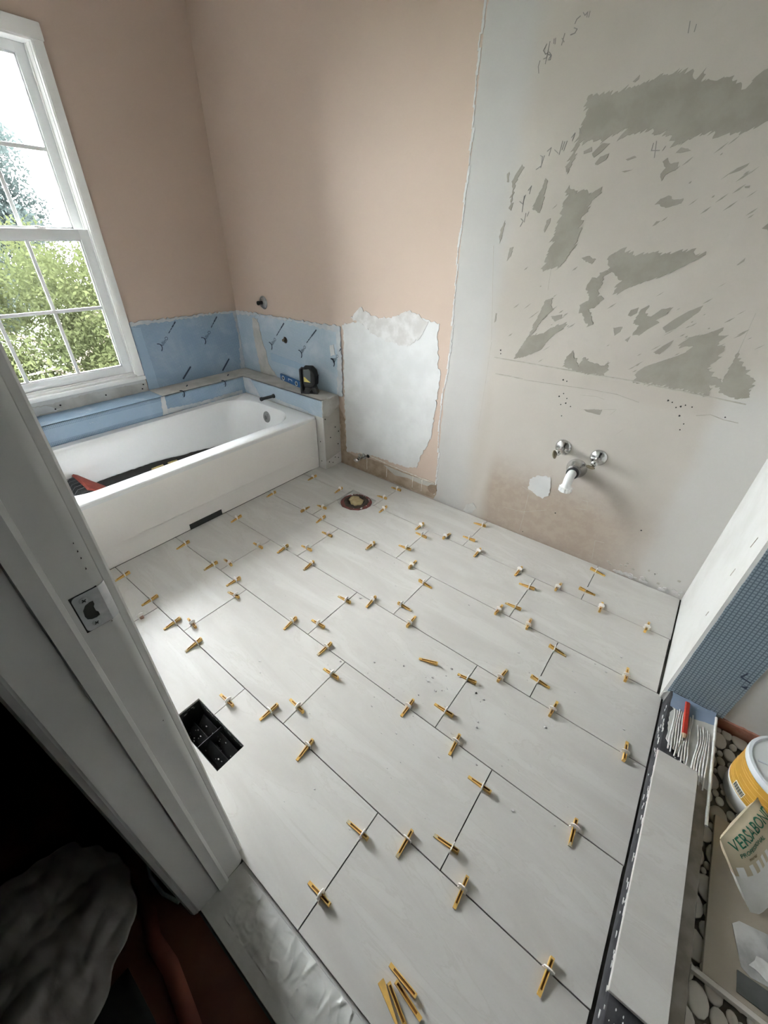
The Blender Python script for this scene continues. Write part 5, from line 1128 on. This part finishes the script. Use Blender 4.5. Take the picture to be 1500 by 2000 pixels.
# --- board, trowels, bucket and sack in the shower
tag(MB().bbox(1.868, 2.35, -1.020, -0.640, 0.0065, 0.0165, 0.001).build('board_sheet', M['board_brown']), 'brown board lying flat on the shower pebbles', 'board')
tag(MB().bbox(1.846, 2.30, -1.032, -1.0215, 0.0035, 0.0205, 0.001).build('metal_strip', M['board_edge']), 'long pale strip lying along the near edge of the brown board', 'strip')
tr = thing('trowel', 'smeared steel trowel resting on the brown board', 'trowel', (2.010, -0.900, 0.0175), 0.22)
MB().prism([(-0.085, -0.040), (-0.070, -0.050), (0.14, -0.052), (0.14, 0.052), (-0.072, 0.048), (-0.088, 0.036)], 2, 0.0, 0.0015).build('blade', M['steel'], tr)
MB().tube([(-0.01, 0.0, 0.0015), (-0.005, 0, 0.045)], 0.007, 8).tube([(0.10, 0.0, 0.0015), (0.095, 0, 0.045)], 0.007, 8).build('mount', M['steel'], tr, 30)
MB().tube([(-0.045, 0, 0.050), (-0.02, 0, 0.052), (0.05, 0, 0.053), (0.12, 0, 0.050)], [0.010, 0.015, 0.016, 0.011], 12).build('handle', M['black_plastic'], tr, 50)
MB().prism(jag([(-0.070, -0.03), (-0.03, -0.045), (0.02, -0.04), (0.0, -0.012), (-0.05, -0.005)], 0.004, 0.01), 2, 0.0014, 0.0028).build('mortar_smear', M['ridge'], tr)
t2 = thing('trowel', 'dark notched trowel lying nearest the pale strip on the brown board', 'trowel', (2.020, -0.990, 0.0175), 0.05)
nt = [(-0.092, -0.014), (0.14, -0.026), (0.14, 0.026), (-0.090, 0.026)]
MB().prism(nt, 2, 0.0, 0.003).build('blade', M['float_dark'], t2)
MB().tube([(0.0, 0.0, 0.003), (0.0, 0, 0.030)], 0.007, 8).tube([(-0.03, 0, 0.034), (0.06, 0, 0.036), (0.12, 0, 0.034)], [0.010, 0.014, 0.010], 12).build('handle', M['black_plastic'], t2, 50)

bk = thing('bucket', 'small white plastic bucket with an ochre label and clear lid', 'bucket', (1.978, -0.512, 0.0045), 0)
R0, R1, H = 0.096, 0.1015, 0.172
MB().lathe([(0.088, 0), (R0, 0.004), (R0+0.002, 0.045), (R0+0.0045, 0.050), (R0+0.003, 0.054), (R1, H-0.018), (R1, H), (R1-0.004, H)], (0, 0, 0), 'Z', 56).build('body', M['bucket'], bk, 40)
def arc_wrap(r0, r1, z0, z1, a0, a1, th=0.0006, n=40):
    b = MB(); vs = []; fs = []
    for i in range(n+1):
        a = a0+(a1-a0)*i/n
        for (r_, z) in ((r0, z0), (r0+th, z0), (r1+th, z1), (r1, z1)): vs.append((r_*math.cos(a), r_*math.sin(a), z))
    for i in range(n):
        for j in range(4): fs.append((i*4+j, (i+1)*4+j, (i+1)*4+(j+1) % 4, i*4+(j+1) % 4))
    fs += [(3, 2, 1, 0), (n*4, n*4+1, n*4+2, n*4+3)]
    return b.add(vs, fs)
arc_wrap(R0+0.0042, R1+0.0012, 0.056, H-0.020, 1.9, 5.3).build('label', M['label_gold'], bk, 50)
pl_ = MB()
for (z, h, a0, a1) in ((0.070, 0.0016, 2.6, 4.6), (0.078, 0.0010, 3.2, 4.7), (0.094, 0.0012, 2.9, 4.6), (0.110, 0.0010, 3.5, 4.7), (0.128, 0.0014, 2.9, 4.6), (0.138, 0.0010, 2.7, 4.0)):
    rz = lambda zz: R0+0.0048 + (zz-0.056)/(H-0.076)*(R1-R0-0.003)
    w_ = arc_wrap(rz(z), rz(z+h), z, z+h, a0, a1, 0.0008); pl_.add(w_.v, w_.f)
w_ = arc_wrap(R0+0.0048, R1+0.0016, 0.057, H-0.021, 2.55, 2.57, 0.0008); pl_.add(w_.v, w_.f)
pstuff(pl_.build('label_print', M['label_gold_light'], bk))
arc_wrap(R0+0.0049, R0+0.0054, 0.060, 0.084, 3.55, 3.92, 0.0008).build('barcode', M['white_plastic'], bk)
bc = MB()
for i in range(16):
    a = 3.575 + i*0.0208; w_ = arc_wrap(R0+0.0054, R0+0.0060, 0.063, 0.081, a, a+0.0085+0.006*(i*7 % 3 == 0), 0.0008, 2); bc.add(w_.v, w_.f)
pstuff(bc.build('barcode_bars', M['black_ink'], bk))
ld = bk
lm = MB().lathe([(R1+0.0035, H-0.016), (R1+0.0045, H-0.004), (R1+0.003, H+0.003), (R1-0.004, H+0.004), (R1-0.008, H-0.002), (R1-0.016, H-0.004), (0.05, H-0.003), (0.046, H+0.004), (0.034, H+0.005), (0, H+0.005)], (0, 0, 0), 'Z', 56)
lo_ = lm.build('lid', M['lid'], bk, 40)
for i in range(6):
    a = i*PI/3+0.2; c, d = math.cos(a), math.sin(a)
    MB().tube([(0.05*c, 0.05*d, H-0.001), (0.084*c, 0.084*d, H-0.001)], 0.004, 6).build('lid_rib', M['lid'], lo_, 60)

# sack of mortar leaning on the bucket
u_r = Vector((0.39, 0.92, 0.0)).normalized(); u_d = Vector((0.673, -0.237, -0.70)); u_d = (u_d - u_r*u_d.dot(u_r)).normalized(); u_n = u_d.cross(u_r) * -1
if u_n.z < 0: u_n = -u_n
bm4 = Matrix.Identity(4)
for i in range(3): bm4[i][0] = u_r[i]; bm4[i][1] = -u_d[i]; bm4[i][2] = u_n[i]
bm4.translation = Vector((1.858, -0.792, 0.158))
sk = thing('mortar_sack', 'tan and white paper mortar sack with green lettering leaning on the bucket', 'sack', mat=bm4)
SW, SH, ST = 0.190, 0.190, 0.060
def sack_part(v0, v1, name, mat, ex=0.0):
    n1, n2 = 14, 12; vs = []; fs = []
    for s_ in (0, 1):
        for j in range(n2+1):
            for i in range(n1+1):
                u = i/n1; v = v0+(v1-v0)*j/n2; e = (max(0, 1-abs(2*u-1)**6))*(max(0, 1-abs(2*(v/SH)-1)**6))
                w_ = 0.5*ST*e + 0.0035*mnoise.noise(Vector((u*5, v*30, s_*7)))*e
                vs.append((u*SW, -v, (-ST*0.5 + (w_ if s_ else -w_)) + (ex if s_ else -ex)))
    k = (n1+1)*(n2+1)
    for j in range(n2):
        for i in range(n1):
            a = j*(n1+1)+i; fs.append((k+a, k+a+n1+1, k+a+n1+2, k+a+1)); fs.append((a, a+1, a+n1+2, a+n1+1))
    for i in range(n1):
        fs.append((k+i, k+i+1, i+1, i)); a = n2*(n1+1)+i; fs.append((a, a+1, k+a+1, k+a))
    for j in range(n2):
        a = j*(n1+1); fs.append((a, a+n1+1, k+a+n1+1, k+a)); a += n1; fs.append((k+a, k+a+n1+1, a+n1+1, a))
    return MB().add(vs, fs).build(name, mat, sk, 60)
sack_part(0.0, 0.088, 'upper_sack', M['bag_tan']); plabel(sack_part(0.088, SH, 'lower_sack', M['bag_white']), 'white lower half of the sack')
def sack_z(u, v):
    e = (max(0, 1-abs(2*u-1)**6))*(max(0, 1-abs(2*(v/SH)-1)**6)); return -ST*0.5 + 0.5*ST*e + 0.0035*mnoise.noise(Vector((u*5, v*30, 7)))*e
def sack_text(body, size, u0, v0, mat, dz=0.0012):
    vs, fs = text_geo(body, size, 0.0003); mb = MB()
    mb.add([(v.x+u0, v.y-v0, sack_z(min(1, max(0, (v.x+u0)/SW)), max(0.0, v0-v.y)) + dz + v.z) for v in vs], fs); return mb.build('sack_lettering', mat, sk)
sack_text('VERSABOND', 0.030, 0.010, 0.030, M['green_ink'])
sack_text('PROFESSIONAL', 0.0135, 0.018, 0.047, M['green_ink'])
sack_text('mortar', 0.009, 0.034, 0.059, M['brown_ink'])
mb = MB()
for i in range(9):
    x = 0.004 + i*0.0215; q = [(x, 0.084), (x+0.0105, 0.084), (x+0.0105, 0.107), (x, 0.107)]
    for jj in range(4):
        v0_, v1_ = 0.066+jj*0.006, 0.066+(jj+1)*0.006
        mb.add([(a_, -b_, sack_z(a_/SW, b_)+0.0009) for a_, b_ in ((x, v0_), (x, v1_), (x+0.0105, v1_), (x+0.0105, v0_))], [(0, 1, 2, 3)])
mb.build('notch_print', M['bag_white'], sk)

# --- dim things on the hall floor
def cloth_z(x, y):
    v = Vector((x*7, y*7, 0.3)); e = max(0, 1 - ((x-0.70)/0.24)**2)*max(0, 1 - ((y+1.90)/0.26)**2)
    return -0.0105 + e**0.5*(0.035 + 0.050*abs(mnoise.noise(v)) + 0.022*abs(mnoise.noise(v*2.3)) + 0.008*mnoise.noise(v*5))
nr, na = 40, 120; vs = [(0.68, -1.905, cloth_z(0.68, -1.905))]; fs = []
for i in range(1, nr+1):
    for j in range(na):
        a = 2*PI*j/na; c, s_ = math.cos(a), math.sin(a)
        R_ = 0.195*(1 + 0.16*mnoise.noise(Vector((c*1.6, s_*1.6, 4))) + 0.09*mnoise.noise(Vector((c*4, s_*4, 9)))); r_ = R_*i/nr
        x = 0.68 + r_*c; y = min(-1.705, -1.905 + r_*s_*0.98); vs.append((x, y, cloth_z(x, y)))
for j in range(na): fs.append((0, 1+j, 1+(j+1) % na))
for i in range(nr-1):
    for j in range(na): fs.append((1+i*na+j, 1+(i+1)*na+j, 1+(i+1)*na+(j+1) % na, 1+i*na+(j+1) % na))
o = MB().add(vs, fs).build('drop_cloth', M['cloth'], None, 80); o.modifiers.new('t', 'SOLIDIFY').thickness = 0.002
tag(o, 'crumpled pale cloth lying on the dark hall floor', 'cloth')
pth = [(0.52, -1.70), (0.64, -1.702), (0.735, -1.712), (0.80, -1.728), (0.86, -1.745), (0.93, -1.742), (1.02, -1.755), (1.12, -1.770), (1.25, -1.78)]
b = MB(); vs = []; fs = []
for i, p_ in enumerate(pth):
    q = Vector(pth[min(i+1, len(pth)-1)]) - Vector(pth[max(0, i-1)]); q.normalize(); n2 = Vector((-q.y, q.x))*0.017
    for s_ in (-1, 0, 1): vs.append((p_[0]+n2.x*s_, p_[1]+n2.y*s_, -0.011+0.006+0.004*math.sin(i*1.7+s_)+(0.003 if s_ == 0 else 0)))
for i in range(len(pth)-1):
    for s_ in (0, 1): fs.append((i*3+s_, (i+1)*3+s_, (i+1)*3+s_+1, i*3+s_+1))
b.add(vs, fs); o = b.build('paper_strip', M['rosin'], None, 80); o.modifiers.new('t', 'SOLIDIFY').thickness = 0.0015
tag(o, 'wavy red-brown paper strip on the hall floor beside the pale cloth', 'paper strip')
def tarp_z(x, y): return -0.0105 + 0.010 + 0.008*abs(mnoise.noise(Vector((x*8, y*8, 1))))
o = crumple(0.86, 1.16, -1.98, -1.80, 20, 14, tarp_z, 'dark_tarp', M['dark_tarp']); tag(o, 'black tarp lying in the hall doorway corner below the red paper strip', 'tarp')
cb = MB().tube([(0.60, -1.676, -0.004), (0.70, -1.680, -0.004), (0.745, -1.693, -0.004), (0.80, -1.690, -0.006), (0.845, -1.674, -0.008)], 0.0042, 8).build('cable', M['cable'], None, 60)
tag(cb, 'thin pale cable on the hall floor along the door casing', 'cable')
